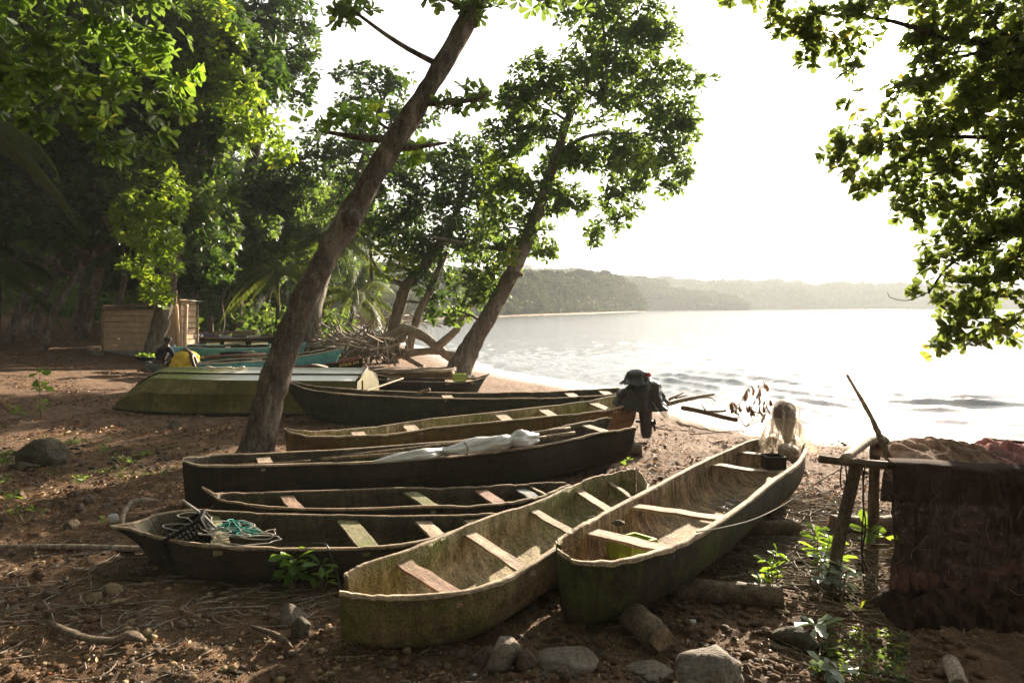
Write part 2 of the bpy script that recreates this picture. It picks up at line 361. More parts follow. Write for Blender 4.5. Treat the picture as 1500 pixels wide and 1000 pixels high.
b.t.links.new(sh, m1.inputs[1]); b.t.links.new(tl.outputs[0], m1.inputs[2]); tp = b.n('ShaderNodeBsdfTransparent'); m2 = b.n('ShaderNodeMixShader'); b.put(m2.inputs[0], fc)
b.t.links.new(tp.outputs[0], m2.inputs[1]); b.t.links.new(m1.outputs[0], m2.inputs[2]); M['film'] = b.done(m2.outputs[0])
M['net_pale'] = fabric('pale fine net', (.50, .44, .36), .50, (.75, .66, .54), 120, .5)
# ------------------------------------------------------------------ ground, water
def ground_mat():
    b = NB('earth and beach sand'); ob = b.co('Object'); big = b.noise(ob, .35, 4, .6); mid = b.noise(ob, 3.2, 6, .68); fine = b.noise(ob, 26, 6, .75); vf = b.noise(ob, 120, 3, .7)
    sd = b.attr('shoredist'); red = b.attr('beach')
    soil = b.ramp(b.mr(mid, .33, .68), [(0, (.06, .028, .010)), (.5, (.155, .085, .038)), (1, (.27, .165, .085))])
    sand = b.ramp(b.mr(b.math('ADD', b.math('MULTIPLY', mid, .6), b.math('MULTIPLY', fine, .5)), .38, .72), [(0, (.09, .044, .026)), (.5, (.225, .138, .092)), (1, (.40, .27, .19))])
    col = b.mix(red, soil, sand)
    col = b.mix(b.mr(fine, .56, .68, 0, .7), col, (.30, .21, .13)); col = b.mix(b.mr(vf, .38, .52, .8, 0), col, (.018, .011, .006))
    wet = b.mr(b.math('ADD', sd, b.math('MULTIPLY', big, 1.2)), .9, 2.4, 1, 0)
    col = b.mix(b.math('MULTIPLY', wet, .75), col, (.15, .10, .075))
    h = b.math('ADD', b.math('MULTIPLY', fine, .7), b.math('MULTIPLY', vf, .35)); h = b.math('ADD', h, b.math('MULTIPLY', mid, .8))
    rough = b.mr(wet, 0, 1, .93, .22)
    return b.done(b.bsdf(col, rough, b.bump(h, .95, .06), .35))
def axis(lo, a, b_, hi, st, g):
    mid = list(np.arange(a, b_+1e-6, st)); up = []; x = b_; s = st
    while x < hi: s *= g; x += s; up.append(x)
    dn = []; x = a; s = st
    while x > lo: s *= g; x -= s; dn.append(x)
    return np.array(dn[::-1]+mid+up)
def sheet(xs, ys, fz):
    X, Y = np.meshgrid(xs, ys); Z, at = fz(X, Y); V = np.stack([X, Y, Z], -1).reshape(-1, 3); n, m = X.shape
    i = np.arange(n-1)[:, None]*m+np.arange(m-1)[None]; i = i.ravel(); F = np.stack([i, i+1, i+m+1, i+m], 1)
    return V, F, at
def gf(X, Y):
    d = shore(X, Y); Z = gz(X, Y, d); near = np.clip(1-(Y-10)/30, .0, 1)*np.clip(d/1.5, 0, 1)
    c1 = fbm(X*3.1, Y*3.1, 3, 7)-.43; c2 = np.abs(fbm(X*9, Y*9, 3, 9)-.44); c3 = fbm(X*24, Y*24, 2, 21)-.37
    foot = np.maximum(0, vnoise(X*4.3, Y*4.3, 51)-.62)
    beach = 1-np.clip((d-5.2+2.5*(fbm(X*.5, Y*.5, 3, 13)-.45))/4.5, 0, 1)*np.clip((9.5-np.abs(X*.6)-Y*.35+2)/4, 0, 1)
    beach = np.clip(np.where(X < -3.5, np.minimum(beach, .75), beach), .0, 1)
    beach = beach*np.clip((Y-4.5)/5, .12, 1); beach = beach*np.clip((d-0)/1, .6, 1)*np.where(X < -10, np.clip(1-(-10-X)/9, .2, 1), 1)
    Z = Z+near*(c1*.08+c2*.075+c3*.034-foot*.07+np.maximum(0, vnoise(X*13, Y*13, 61)-.55)*.05)
    return Z, [('shoredist', 'POINT', d.ravel()), ('beach', 'POINT', beach.ravel())]
M['ground'] = ground_mat()
V, F, at = sheet(axis(-900, -5.2, 4.6, 1500, .028, 1.035), axis(-60, 3.0, 9.5, 2500, .028, 1.03), gf)
kind(mesh_np('ground', V, F, M['ground'], attr=at), 'structure')
def water_mat():
    b = NB('sea water'); g = b.co('Object'); d = b.attr('shoredist')
    n1 = b.noise(b.co('Object', (.55, 1.0, 1), (0, 0, .25)), 1.5, 6, .62, .3); n2 = b.noise(b.co('Object', (2.2, 6, 1), (0, 0, .2)), 1.5, 5, .65)
    far = b.noise(b.co('Object', (.12, .3, 1)), 1, 5, .6)
    h = b.math('ADD', b.math('MULTIPLY', n1, 1.0), b.math('MULTIPLY', n2, .45)); h = b.math('ADD', h, b.math('MULTIPLY', far, 1.4))
    fo = b.attr('foam'); fn = b.noise(b.co('Object', (.9, 1, 1)), 3.5, 6, .75, .6)
    fm = b.mr(b.math('ADD', fo, b.math('MULTIPLY', b.math('SUBTRACT', fn, .5), 1.1)), .48, .62)
    wat = b.bsdf((.05, .065, .058), .07, b.bump(h, .6, .12), .7); foam = b.bsdf((.82, .80, .76), .8, b.bump(fn, .5, .05), .2)
    mx = b.n('ShaderNodeMixShader'); b.put(mx.inputs[0], fm); b.t.links.new(wat, mx.inputs[1]); b.t.links.new(foam, mx.inputs[2]); return b.done(mx.outputs[0])
def wf(X, Y):
    d = -shore(X, Y); wob = .9*(fbm(X*.22, Y*.22, 3, 5)-.45); dd = d+wob*2.2
    Z = np.full(X.shape, WZ); fade = np.clip(1-(Y-14)/45, 0, 1)
    amp = np.clip(.45+3*(fbm(X*.3+5, Y*.3, 3, 31)-.38), .1, 1.7)
    for c, wd, a in ((1.5, .28, .07), (2.7, .32, .11), (4.1, .36, .13), (5.9, .42, .15), (7.8, .45, .12), (10, .6, .13), (13, .8, .13), (16.5, 1., .13), (21, 1.2, .12)):
        t = (dd-c)/wd; t = np.where(t < 0, t*1.8, t); Z = Z+a*amp*np.exp(-t*t)*fade
    Z = Z+(fbm(X*1.1, Y*1.9, 4, 41)-.46)*.13*np.clip(d/3, .1, 1)*np.clip(1-(Y-30)/80, 0, 1)
    foam = np.clip(1.15-dd/1.5, 0, 1)*.95+.34*np.exp(-((dd-2.7)/.5)**2)*fade+.16*np.exp(-((dd-4.9)/.45)**2)*fade
    return Z, [('foam', 'POINT', foam.ravel()), ('shoredist', 'POINT', d.ravel())]
V, F, at = sheet(axis(-1200, -3, 16, 6000, .10, 1.05), axis(8, 12, 34, 9000, .10, 1.035), wf)
kind(mesh_np('sea', V, F, water_mat(), attr=at), 'structure')

# ------------------------------------------------------------------ foliage engine
def unit(v): return v/(np.linalg.norm(v, axis=-1, keepdims=True)+1e-9)
def leaf_mesh(B, D, Nn, sz, wid=.52, six=True):
    """leaf base B, direction D, normal Nn, length sz -> verts, faces"""
    Sd = unit(np.cross(D, Nn)); Nn = np.cross(Sd, D); s = sz[:, None]
    if six:
        p = [B, B+D*s*.38+Sd*s*wid*.30+Nn*s*.05, B+D*s*.78+Sd*s*wid*.5+Nn*s*.04, B+D*s-Nn*s*.10,
             B+D*s*.78-Sd*s*wid*.5+Nn*s*.04, B+D*s*.38-Sd*s*wid*.30+Nn*s*.05]
        V = np.stack(p, 1).reshape(-1, 3); i = np.arange(len(B))[:, None]*6
        F = np.concatenate([i+np.array([[0, 1, 2, 3]]), i+np.array([[0, 3, 4, 5]])], 1).reshape(-1, 4)
        return V, F, 2
    p = [B, B+D*s*.6+Sd*s*wid*.5, B+D*s-Nn*s*.1, B+D*s*.6-Sd*s*wid*.5]
    V = np.stack(p, 1).reshape(-1, 3); F = np.arange(len(B)*4).reshape(-1, 4); return V, F, 1
def rosettes(C, A, k, size, droop=.25, spread=1.2, six=True, wid=.52, bias=0, g=None):
    g = g or rng; n = len(C); C = np.repeat(C, k, 0); A = unit(np.repeat(A, k, 0)); m = n*k
    ref = np.where(np.abs(A[:, 2:3]) < .9, [[0, 0, 1.]], [[1., 0, 0]]); U = unit(np.cross(A, ref)); Vv = np.cross(A, U)
    th = np.tile(np.arange(k)*2*math.pi/k, n)+np.repeat(g.random(n)*6.28, k)+g.normal(0, .25, m)
    ph = spread*(.55+.6*g.random(m))
    D = A*np.cos(ph)[:, None]+(U*np.cos(th)[:, None]+Vv*np.sin(th)[:, None])*np.sin(ph)[:, None]; D[:, 2] -= droop; D = unit(D)
    Nn = unit(A+g.normal(0, .35, (m, 3))); sz = size*(.6+.6*g.random(m))
    V, F, q = leaf_mesh(C+D*size*.08, D, Nn, sz, wid, six)
    rn = np.clip(np.repeat(g.random(n), k)*.6+g.random(m)*.4+bias, 0, 1); return V, F, np.repeat(rn, q)
def join_np(parts):
    Vs, Fs, Rs, n = [], [], [], 0
    for V, F, r in parts: Vs.append(V); Fs.append(F+n); Rs.append(r); n += len(V)
    return np.vstack(Vs), np.vstack(Fs), np.concatenate(Rs)
def blob_pts(c, r, n, gap=.45, shell=.35, g=None):
    g = g or rng; v = unit(g.normal(size=(n*3, 3))); rad = (shell+(1-shell)*g.random(n*3))**.6
    wob = .72+.55*vnoise(v[:, 0]*2.2+c[0], v[:, 2]*2.2+v[:, 1]*2+c[2], 3)
    p = c+v*rad[:, None]*wob[:, None]*r
    s = 1.6/max(.4, float(np.mean(r)))
    k = vnoise(p[:, 0]*s*1.5+p[:, 1]*s, p[:, 2]*s*1.8, 77) > gap*.75; p, v = p[k][:n], v[k][:n]
    A = unit(v*.7+np.array([0, 0, .55])+g.normal(0, .3, v.shape)); return p, A
def trunk_mesh(mb, pts, rad, sides=14, wob=.10, n=None):
    n = n or max(8, len(pts)*5); p = catmull(pts, n); r = catmull(np.stack([rad]*3, 1), n)[:, 0]
    nz = fbm(np.arange(n)*.9+pts[0][0]*7, np.zeros(n), 3, 4)-.45
    mb.tube(p, np.maximum(.004, r*(1+nz*.28)), sides, wob)
    return p, r
def tree(label, cat, trunk, blobs, Y, leaf, dens=1., lm='leaf_mid', bm='bark', group=None, k=7, six=True, name='tree', sides=12, twigs=.35, extra=None, flare=False, droop=.25, crownlabel=None, gap=.45, scale_r=1.0, wid=.52):
    """trunk [(px,py,Y,r_px)], blobs [(px,py,rx,ry[,dY[,mat]])] given as seen from the photo's viewpoint, placed at true distance"""
    tp = [W(a[0], a[1], a[2]) for a in trunk]; tr = [a[3]*a[2]/1000 for a in trunk]
    tp[0][2] = min(tp[0][2], gz1(tp[0][0], tp[0][1])-.05)
    base = (tp[0][0], tp[0][1], gz1(tp[0][0], tp[0][1]))
    t = thing(name, label, cat, base, group)
    mb = MB(); P_, R_ = trunk_mesh(mb, tp, tr, sides)
    if flare:
        for a in range(6):
            th = a*1.05+.3; b0 = np.array(base); o = np.array([math.cos(th), math.sin(th), 0])
            mb.tube(catmull([P_[2]+[0, 0, tr[0]*.6], b0+o*tr[0]*.75+[0, 0, tr[0]*.5], b0+o*tr[0]*1.5+[0, 0, -.06]], 7), np.linspace(tr[0]*.42, tr[0]*.16, 7), 7, .1)
    parts = {}; nodes = [(P_[i], R_[i], 0) for i in range(len(P_)//4, len(P_))]
    bs = []
    for bl in blobs:
        yy = Y+(bl[4] if len(bl) > 4 else 0); bs.append((W(bl[0], bl[1], yy), np.array([bl[2], (bl[2]+bl[3])*.5, bl[3]])*yy/1000*scale_r, bl[5] if len(bl) > 5 else lm))
    bs.sort(key=lambda q: min(np.linalg.norm(nd[0]-q[0]) for nd in nodes))
    for c, r, mk in bs:
        area = (r[0]*r[2]+.5*r[1]*r[2])/(leaf*leaf); n = int(max(8, area*3.2*dens))
        p, A = blob_pts(c, r, n, gap); parts.setdefault(mk, []).append(rosettes(p, A, k, leaf, droop, six=six, wid=wid))
        nd = min(nodes, key=lambda q: np.linalg.norm(q[0]-c)*(1+.25*q[2])+(.8*max(0, q[0][2]-c[2]-.3))); s0 = nd[0]; L_ = np.linalg.norm(c-s0); r0 = min(nd[1]*.75, .012+.014*L_+.012*leaf*8)
        if L_ > .1:
            midp = (s0+c)/2+np.array([0, 0, .05*L_])+rng.normal(0, .07*L_, 3); q = catmull([s0, midp, c], 9); rr = np.linspace(r0, r0*.45, 9); mb.tube(q, rr, 6, .1)
            nodes += [(q[5], rr[5], nd[2]+1), (c, rr[-1], nd[2]+1)]
        for j in range(int(min(40, len(p)*twigs*.25))):
            e = p[rng.integers(len(p))]; m_ = (c+e)/2+rng.normal(0, .1*np.linalg.norm(e-c), 3); mb.tube([c, m_, e], [r0*.35, r0*.22, .003], 3, cap=False)
    if extra:
        for path, r0, r1 in extra:
            q = catmull([W(*a) for a in path], 12); mb.tube(q, np.linspace(r0, r1, 12), 8, .12)
    mb.build('trunk', M[bm], t)
    for mk, pl in parts.items():
        V, F, r = join_np(pl); mesh_np('crown', V, F, M[mk], t, smooth=False, attr=[('rnd', 'FACE', r)])
    return t
# ------------------------------------------------------------------ canoes
def canoe(label, st, zb, mats, group=None, wall=.032, thwarts=(), rail=.04, name='dugout_canoe', rake=(.1, .1), p=.55, q=.55, railw=.05, cat='canoe', blunt=(0, 0), rug=.006, seed=1, side_tilt=.0, rake_f=2.5):
    """st: stations (near px,py, far px,py, rimZ) read off the photo and placed at true distance; zb: bottom heights along the boat"""
    g = np.random.default_rng(seed)
    Ns = np.array([P(s[0], s[1], s[4]) for s in st]); Fs = np.array([P(s[2], s[3], s[4]) for s in st])
    n = 96; Ns = catmull(Ns, n); Fs = catmull(Fs, n); K = 18; t = np.linspace(0, 1, n)
    zbv = np.interp(t, np.linspace(0, 1, len(zb)), zb)
    # rim wear
    for A_ in (Ns, Fs):
        A_[:, 2] += (fbm(t*14+seed*3, t*0+A_[0, 0], 3, seed)-.45)*rug*3+(hash2(np.floor(t*11+seed), np.floor(t*0+A_[0, 0]*9), seed)-.5)*.016+np.minimum(0, vnoise(t*60, t*0+seed, 4)-.25)*.05; A_[:, 1] += (fbm(t*10+seed, t*0, 2, seed+5)-.4)*rug
    C = (Ns+Fs)/2; Hv = (Ns-Fs)/2; ax = unit(np.gradient(C, axis=0)*[1, 1, 0])
    def surf(inner):
        ph = np.linspace(0, math.pi, K+1); A_ = np.zeros((n, K+1, 3)); UV = np.zeros((n, K+1, 2))
        s_len = np.concatenate([[0], np.cumsum(np.linalg.norm(np.diff(C, axis=0), axis=1))])
        for i in range(n):
            hw = np.linalg.norm(Hv[i]); e = Hv[i]/(hw+1e-6); h2 = max(hw-(wall if inner else 0), .003); D = C[i][2]-zbv[i]-(wall*1.3 if inner else 0)
            e0 = (1-t[i]); 
            for j, a in enumerate(ph):
                c, s = math.cos(a), math.sin(a); lat = h2*math.copysign(abs(c)**p, c); dn = D*s**q
                pt = C[i]+e*lat; pt[2] = C[i][2]-dn
                fr = rake[0]*math.exp(-t[i]*32/rake_f)-rake[1]*math.exp(-(1-t[i])*32/rake_f)
                pt = pt+ax[i]*fr*(dn/max(D, .01))**1.3
                if inner: 
                    if i < 3: pt = pt+ax[i]*wall*(3-i)/3
                    if i > n-4: pt = pt-ax[i]*wall*(i-n+4)/3
                A_[i, j] = pt; UV[i, j] = (s_len[i], (j/K)*(hw*2+D))
            # keep rim points on the drawn line when outer
        nz = (fbm(UV[..., 0]*5+seed, UV[..., 1]*5+(3 if inner else 0), 4, seed)-.46)
        A_[:, 1:-1, 2] += nz[:, 1:-1]*(.025 if inner else .012); A_[:, 1:-1, :2] += nz[:, 1:-1, None]*e[None, None, :2]*(.03 if inner else .012)
        return A_, UV
    O_, UO = surf(False); I_, UI = surf(True)
    I_[:, 0, 2] = O_[:, 0, 2]; I_[:, -1, 2] = O_[:, -1, 2]
    m = K+1; V = np.vstack([O_.reshape(-1, 3), I_.reshape(-1, 3)]); UV = np.vstack([UO.reshape(-1, 2), UI.reshape(-1, 2)]); off = n*m; F = []; mi = []
    for i in range(n-1):
        for j in range(K):
            a = i*m+j; F.append((a, a+m, a+m+1, a+1)); mi.append(0)
            b_ = off+a; F.append((b_, b_+1, b_+m+1, b_+m)); mi.append(1)
        a = i*m; F.append((a, off+a, off+a+m, a+m)); mi.append(0)
        a = i*m+K; F.append((a, a+m, off+a+m, off+a)); mi.append(0)
    for i in (0, n-1):
        for j in range(K):
            a = i*m+j; F.append((a, a+1, off+a+1, off+a) if i == 0 else (a+1, a, off+a, off+a+1)); mi.append(0)
    ci = n//2; base = (C[ci][0], C[ci][1], float(zbv.min()))
    T = thing(name, label, cat, base, group)
    mesh_np('hull', V, F, None, T, uv=UV, mats=[mats[0], mats[1]], mi=mi)
    if rail > 0:
        for A_ in (Ns, Fs):
            sgn = 1 if A_ is Ns else -1; mb = MB(); rows = []; uv = []
            ww = railw*(1+.25*(fbm(t*22+seed, t*0+sgn, 3, seed)-.45)*2)
            for i in range(n):
                e = Hv[i]/(np.linalg.norm(Hv[i])+1e-6)*sgn; z = rail*.8*(1+.9*(vnoise(np.array([t[i]*30]), np.array([sgn+seed*1.]), 3)[0]-.5)); wv = .62*min(ww[i], np.linalg.norm(Hv[i])*1.2+.02)
                c0 = A_[i]+np.array([0, 0, .003]); z *= .6; o = [c0+q_ for q_ in (e*.014+[0, 0, -z*.9], e*.014+[0, 0, .002], e*.004+[0, 0, .010], -e*wv*.9+[0, 0, .008], -e*wv+[0, 0, 0], -e*wv+[0, 0, -z*.8])]
                rows.append(o); uv.append([(t[i]*4.0, q_*.02+sgn) for q_ in range(6)])
            A2 = np.array(rows); uv = np.array(uv); A2 = np.concatenate([A2, A2[:, :1]], 1); uv = np.concatenate([uv, uv[:, :1]], 1)
            mb.grid(A2, uv); mb.build('gunwale', mats[2], T)
    for th in thwarts:
        tt, wd, drop, mt = th[:4]; skew = th[4] if len(th) > 4 else 0
        i = int(tt*(n-1)); i1 = max(0, min(n-1, i+int(skew))); i2 = max(0, min(n-1, i-int(skew))); a = Ns[i1].copy(); b_ = Fs[i2].copy(); a[2] -= drop; b_[2] -= drop
        d = a-b_; Ld = np.linalg.norm(d); mb = MB(); xs = np.linspace(-.5, .5, 7); sag = g.normal(0, .004, 7); wv = wd*(1+g.normal(0, .03, 7)); rows = []; uv = []
        dd = d/Ld; sd = np.array([dd[1], -dd[0], 0]); c0 = (a+b_)/2; Lu = Ld-wall*.6
        for x, s_, w_ in zip(xs, sag, wv):
            c1 = c0+dd*x*Lu+[0, 0, s_]; o = [c1+sd*w_/2, c1+sd*w_/2+[0, 0, -.026], c1-sd*w_/2+[0, 0, -.026], c1-sd*w_/2, c1+sd*w_/2]; rows.append(o); uv.append([(x*Ld+tt*9, k_*.06) for k_ in (0, .4, 1.4, 1, 0)])
        A2 = np.array(rows); mb.grid(A2, np.array(uv)); mb.f.append((0, 1, 2, 3)); e_ = 6*5; mb.f.append((e_+3, e_+2, e_+1, e_)); bevel(mb.build('thwart', mt, T, smooth=False), .004)
    return T, Ns, Fs, C, zbv
GC = 'dugout canoes drawn up on the beach'
mA = (M['hull_tan'], M['in_tan'], M['rail'])
A_ = canoe('tan algae-stained dugout canoe nearest the camera with blunt snout and pale inside',
  [(497,868,504,841,.36),(575,874,530,827,.38),(690,866,593,808,.40),(780,827,690,768,.41),(855,776,783,736,.42),(905,744,848,707,.43),(938,726,890,695,.45),(949,713,915,690,.47),(936,690,930,688,.48)],
  [-.03,-.04,-.02,0,.03,.05,.08,.12,.18], mA, GC, rake=(.02,.22), railw=.045, rail=.035, seed=3,
  thwarts=[(.25,.135,.055,M['thwart_red']),(.375,.11,.05,M['thwart']),(.50,.10,.05,M['thwart']),(.63,.10,.05,M['thwart']),(.76,.05,.07,M['thwart'])])
B_ = canoe('large right-hand dugout canoe raised on logs, green outside and brown fibrous inside',
  [(817,808,814,796,.52),(848,822,822,786,.525),(922,820,843,774,.53),(1000,795,868,760,.54),(1070,755,932,727,.55),(1139,701,1015,683,.58),(1166,682,1055,664,.61),(1180,664,1098,647,.64),(1181,652,1140,638,.67)],
  [-.04,0,.05,.09,.12,.15,.18,.22,.27], (M['hull_green'], M['in_brown'], M['rail']), GC, rake=(.05,.3), railw=.06, rail=.045, seed=8, wall=.04,
  thwarts=[(.36,.15,.045,M['thwart'],1),(.50,.13,.045,M['thwart'],1),(.71,.12,.05,M['thwart'],1),(.84,.11,.05,M['thwart'],1)])
C_ = canoe('dark dugout canoe with pointed beak and a heap of rope in its bow',
  [(162,772,161,771,.385),(192,775,196,765,.37),(225,786,235,753,.35),(300,799,285,748,.34),(400,803,368,751,.34),(545,802,505,755,.33),(625,791,590,756,.32),(685,772,665,755,.32),(730,760,715,753.5,.33),(752,753,748,751,.34)],
  [.20,-.03,-.05,-.05,-.04,-.04,-.02,0,.1], (M['hull_dark'], M['in_dark'], M['rail_dark']), GC, rake=(.38,.1), railw=.045, rail=.03, seed=5, rake_f=6,
  thwarts=[(.37,.15,.03,M['thwart_green']),(.56,.17,.03,M['thwart_green']),(.71,.14,.03,M['thwart']),(.83,.12,.03,M['thwart'])])
D_ = canoe('narrow dark dugout canoe with upturned prow tip, lying just behind the rope-filled canoe',
  [(297,717,296,715,.44),(320,730,315,722,.38),(345,737,340,723,.34),(460,746,435,720,.33),(625,743,583,716,.33),(730,738,692,713,.32),(785,729,755,710,.31),(815,719,790,708.5,.31),(836,711,830,708.5,.32)],
  [.15,.0,-.03,-.04,-.04,-.04,-.03,0,.08], (M['hull_dark'], M['in_dark'], M['rail_dark']), GC, rake=(.3,.15), railw=.04, rail=.03, seed=6, rake_f=6,
  thwarts=[(.36,.13,.03,M['thwart_red']),(.52,.14,.03,M['thwart_green']),(.65,.14,.03,M['thwart_red']),(.77,.13,.03,M['thwart_grey']),(.83,.03,.02,M['rail'])])
E_ = canoe('long deep dark dugout canoe carrying poles and a bundle wrapped in grey sheet',
  [(267,674,268,671,.55),(290,681,295,669,.52),(345,682.5,340,666.5,.50),(500,678,485,659,.48),(655,669,640,648,.48),(776,655,750,638,.52),(868,637,835,623,.58),(925,628,885,613,.62),(934,625,896,612,.63)],
  [.0,-.03,-.05,-.05,-.03,.0,.05,.12,.2], (M['hull_dark'], M['in_dark'], M['rail']), GC, rake=(.04,.35), railw=.045, rail=.03, seed=7,
  thwarts=[(.30,.16,.03,M['thwart']),(.80,.15,.03,M['thwart'],1)])
F_ = canoe('ochre and yellow-green dugout canoe whose stern carries the covered outboard motor',
  [(416,628,417,627,.46),(430,635,436,631,.44),(470,639,475,631,.42),(570,636,555,624.5,.42),(640,627,630,614.5,.45),(774,614,755,601.5,.5),(870,603.5,845,590,.56),(925,592,890,582,.6),(936,588,905,579,.62)],
  [.02,-.03,-.05,-.05,-.03,.0,.05,.1,.16], (M['hull_ochre'], M['in_tan'], M['rail']), GC, rake=(.12,.2), railw=.045, rail=.03, seed=9,
  thwarts=[(.33,.2,.03,M['thwart']),(.46,.2,.03,M['thwart']),(.60,.2,.03,M['thwart']),(.68,.18,.03,M['thwart']),(.8,.18,.03,M['thwart'])])
G_ = canoe('long olive-green dugout canoe with swept-up bow in front of the overturned skiff',
  [(418,558,419,557.5,.79),(450,569,456,564,.69),(502,577,508,570,.63),(604,582,600,574,.6),(706,584,700,575.5,.58),(808,583.5,795,574.5,.58),(870,580,855,571,.6),(903,577,890,569.5,.62),(915,575,908,569,.64)],
  [.28,.05,-.04,-.05,-.05,-.04,-.02,.02,.1], (M['hull_olive'], M['in_dark'], M['rail']), GC, rake=(.35,.2), railw=.05, rail=.03, seed=10, rake_f=5,
  thwarts=[(.45,.2,.03,M['thwart']),(.7,.2,.03,M['thwart']),(.85,.2,.03,M['thwart'])])
H_ = canoe('small dark dugout canoe with raised right tip carrying a green crate',
  [(512,549.5,512,547.5,.42),(530,553.5,532,548,.39),(588,558,588,552.5,.36),(648,559.5,648,554,.36),(684,559,682,554.5,.37),(706,553.5,706,551,.43),(717,547.5,717,546.5,.52)],
  [.1,0,-.03,-.03,-.02,.02,.2], (M['hull_dark'], M['in_dark'], M['rail']), GC, rake=(.1,.4), railw=.05, rail=.03, seed=12, rake_f=5,
  thwarts=[(.3,.25,.02,M['thwart']),(.55,.3,.02,M['thwart']),(.7,.2,.02,M['thwart'])])
I_ = canoe('brown canoe half buried under dry palm fronds by the leaning shore tree',
  [(470,546,471,545.5,.30),(500,547.5,505,544,.32),(560,547,560,543,.36),(610,545,612,541,.40),(645,542,647,538.5,.44),(662,540,660,537,.48),(667,537,666,536,.50)],
  [-.05,-.07,-.07,-.05,-.05,-.03,.02], (M['hull_ochre'], M['in_dark'], M['rail_dark']), GC, rake=(.1,.15), railw=.05, rail=.03, seed=13)

# overturned skiff: V bottom up, chines, transom
def skiff():
    T = thing('overturned_skiff', 'overturned green and white skiff lying keel up behind the big leaning trunk', 'boat', (-6, 14.8, 0))
    n = 40; t = np.linspace(0, 1, n); g0 = P(160, 604, .02); g1 = P(519, 612, .02); g0[1] = 14.6; g0[0] = -9.05; g1[1] = 14.3; g1[0] = -3.32
    L_ = g1-g0; e = L_/np.linalg.norm(L_); s = np.array([-e[1], e[0], 0])     # s points away from camera
    fw = np.minimum(1, .25+.75*(t/.3)**.6); half = 1.12*fw; zc = .05+.68*np.minimum(1, (t/.17)**.6); zk = zc+.02+.15*np.minimum(1, t*5)
    rows = []; uvs = []
    cen = g0[None]+s*1.12+L_[None]*t[:, None]
    chin = np.minimum(1, ((t-.0)/.5)**.62)*.86
    cs = cen+np.stack([np.where(t < .2, (.2-t)*.8, 0)]*3, 1)*e
    ramp = 1.6*np.exp(-t*7)
    for i in range(n):
        c = cen[i]; sh = e*0
        pr = []
        for f, z, bo in ((-half[i], .02, 0), (-half[i]*.98, .25*zc[i], 0), (-half[i]*.93, .62*zc[i], .0), (-chin[i]*half[i]**0, zc[i], 1), (-chin[i]*.52, (zc[i]*.48+zk[i]*.52), 1), (-chin[i]*.5, (zc[i]*.48+zk[i]*.52)+.02, 1), (-.035, zk[i]-.01, 1), (-.03, zk[i]+.03, 1), (.03, zk[i]+.03, 1), (.035, zk[i]-.01, 1), (chin[i]*.5, (zc[i]+zk[i])/2, 1), (chin[i], zc[i], 1), (half[i]*.93, .62*zc[i], 0), (half[i], .02, 0)):
            f = math.copysign(min(abs(f), half[i]*(1 if z < .1 else .95)), f)
            q_ = c+s*f; q_[2] = z+gz1(-6, 14.8)*0; pr.append(q_)
        rows.append(pr); uvs.append([(t[i]*5, k*.2) for k in range(len(pr))])
    A = np.array(rows); uv = np.array(uvs); nn = A.shape[1]; mb = MB(); mb.grid(A, uv)
    mi = [1 if 3 <= (k % (nn-1)) <= 10 else 0 for k in range((n-1)*(nn-1))]
    mb.f.append(tuple((n-1)*nn+k for k in range(nn))); mi.append(0)
    mb.f = [f[::-1] for f in mb.f]
    b = NB('green stained skiff side'); ob = b.co('Object'); n1 = b.noise(ob, 1.8, 6, .7); n2 = b.noise(ob, 12, 5, .75)
    st = b.noise(b.co('Object', (6, 6, .6)), 2, 4, .6)
    c = b.ramp(b.mr(b.math('ADD', b.math('MULTIPLY', n1, .7), b.math('MULTIPLY', b.math('ADD', n2, st), .25)), .4, .85), [(0, (.035, .030, .005)), (.55, (.10, .088, .016)), (1, (.27, .25, .10))])
    sm = b.done(b.bsdf(c, .6, b.bump(n2, .3, .01), .3))
    b = NB('white skiff bottom with algae'); ob = b.co('Object'); n1 = b.noise(ob, 3, 6, .7); sx = b.n('ShaderNodeSeparateXYZ'); b.t.links.new(ob, sx.inputs[0])
    gm = b.mr(b.math('ADD', b.math('MULTIPLY', sx.outputs[0], -.55), b.math('MULTIPLY', n1, 1.3)), .6, 1.25)
    c = b.mix(gm, b.ramp(n1, [(.3, (.66, .68, .64)), (.7, (.82, .83, .80))]), b.ramp(b.noise(ob, 14, 4, .7), [(.3, (.17, .19, .07)), (.7, (.36, .38, .18))]))
    tm = b.done(b.bsdf(c, .25, b.bump(n1, .1, .01), .6))
    h = mb.build('hull', None, T, mats=[sm, tm], mi=mi, smooth=False)
    st = MB(); q = np.array([A[i, 0]+[0, -.012, .03] for i in range(n)]); st.tube(q, .03, 6); st.build('gunwale', M['hull_olive'], T)
    tr = MB(); last = A[-1]; c0 = last.mean(0); tr.tube([last[0]+e*.0+[0, 0, .02], last[3]+[0, 0, .0]], [.035, .03], 5); tr.tube([last[3], last[7]], .03, 5); tr.build('transom_edge', M['hull_olive'], T)
    st2 = MB(); q = np.array([A[i, 4]+[0, -.02, .012] for i in range(3, n)]); st2.tube(q, .018, 5); st2.build('chine_strip', M['hull_olive'], T)
    return T, A
SK = skiff()
# rag on the upturned skiff
def cloth_strip(path, wd, mat, name, label, cat, thick=.03, parent=None):
    mb = MB(); q = catmull(path, 14); mb.tube(q, [wd*(.6+.5*rng.random()) for _ in q], 9, .5, flat=.35); o = mb.build(name, mat, parent)
    return tag(o, label, cat) if parent is None else o
k_ = SK[1]; cloth_strip([W(303,536.5,15.45), W(316,539,15.4), W(335,538,15.4), W(347,540,15.4), W(358,537,15.5)], .06, M['cream'], 'folded_rag', 'twisted cream rag draped over the keel of the overturned skiff', 'rag')

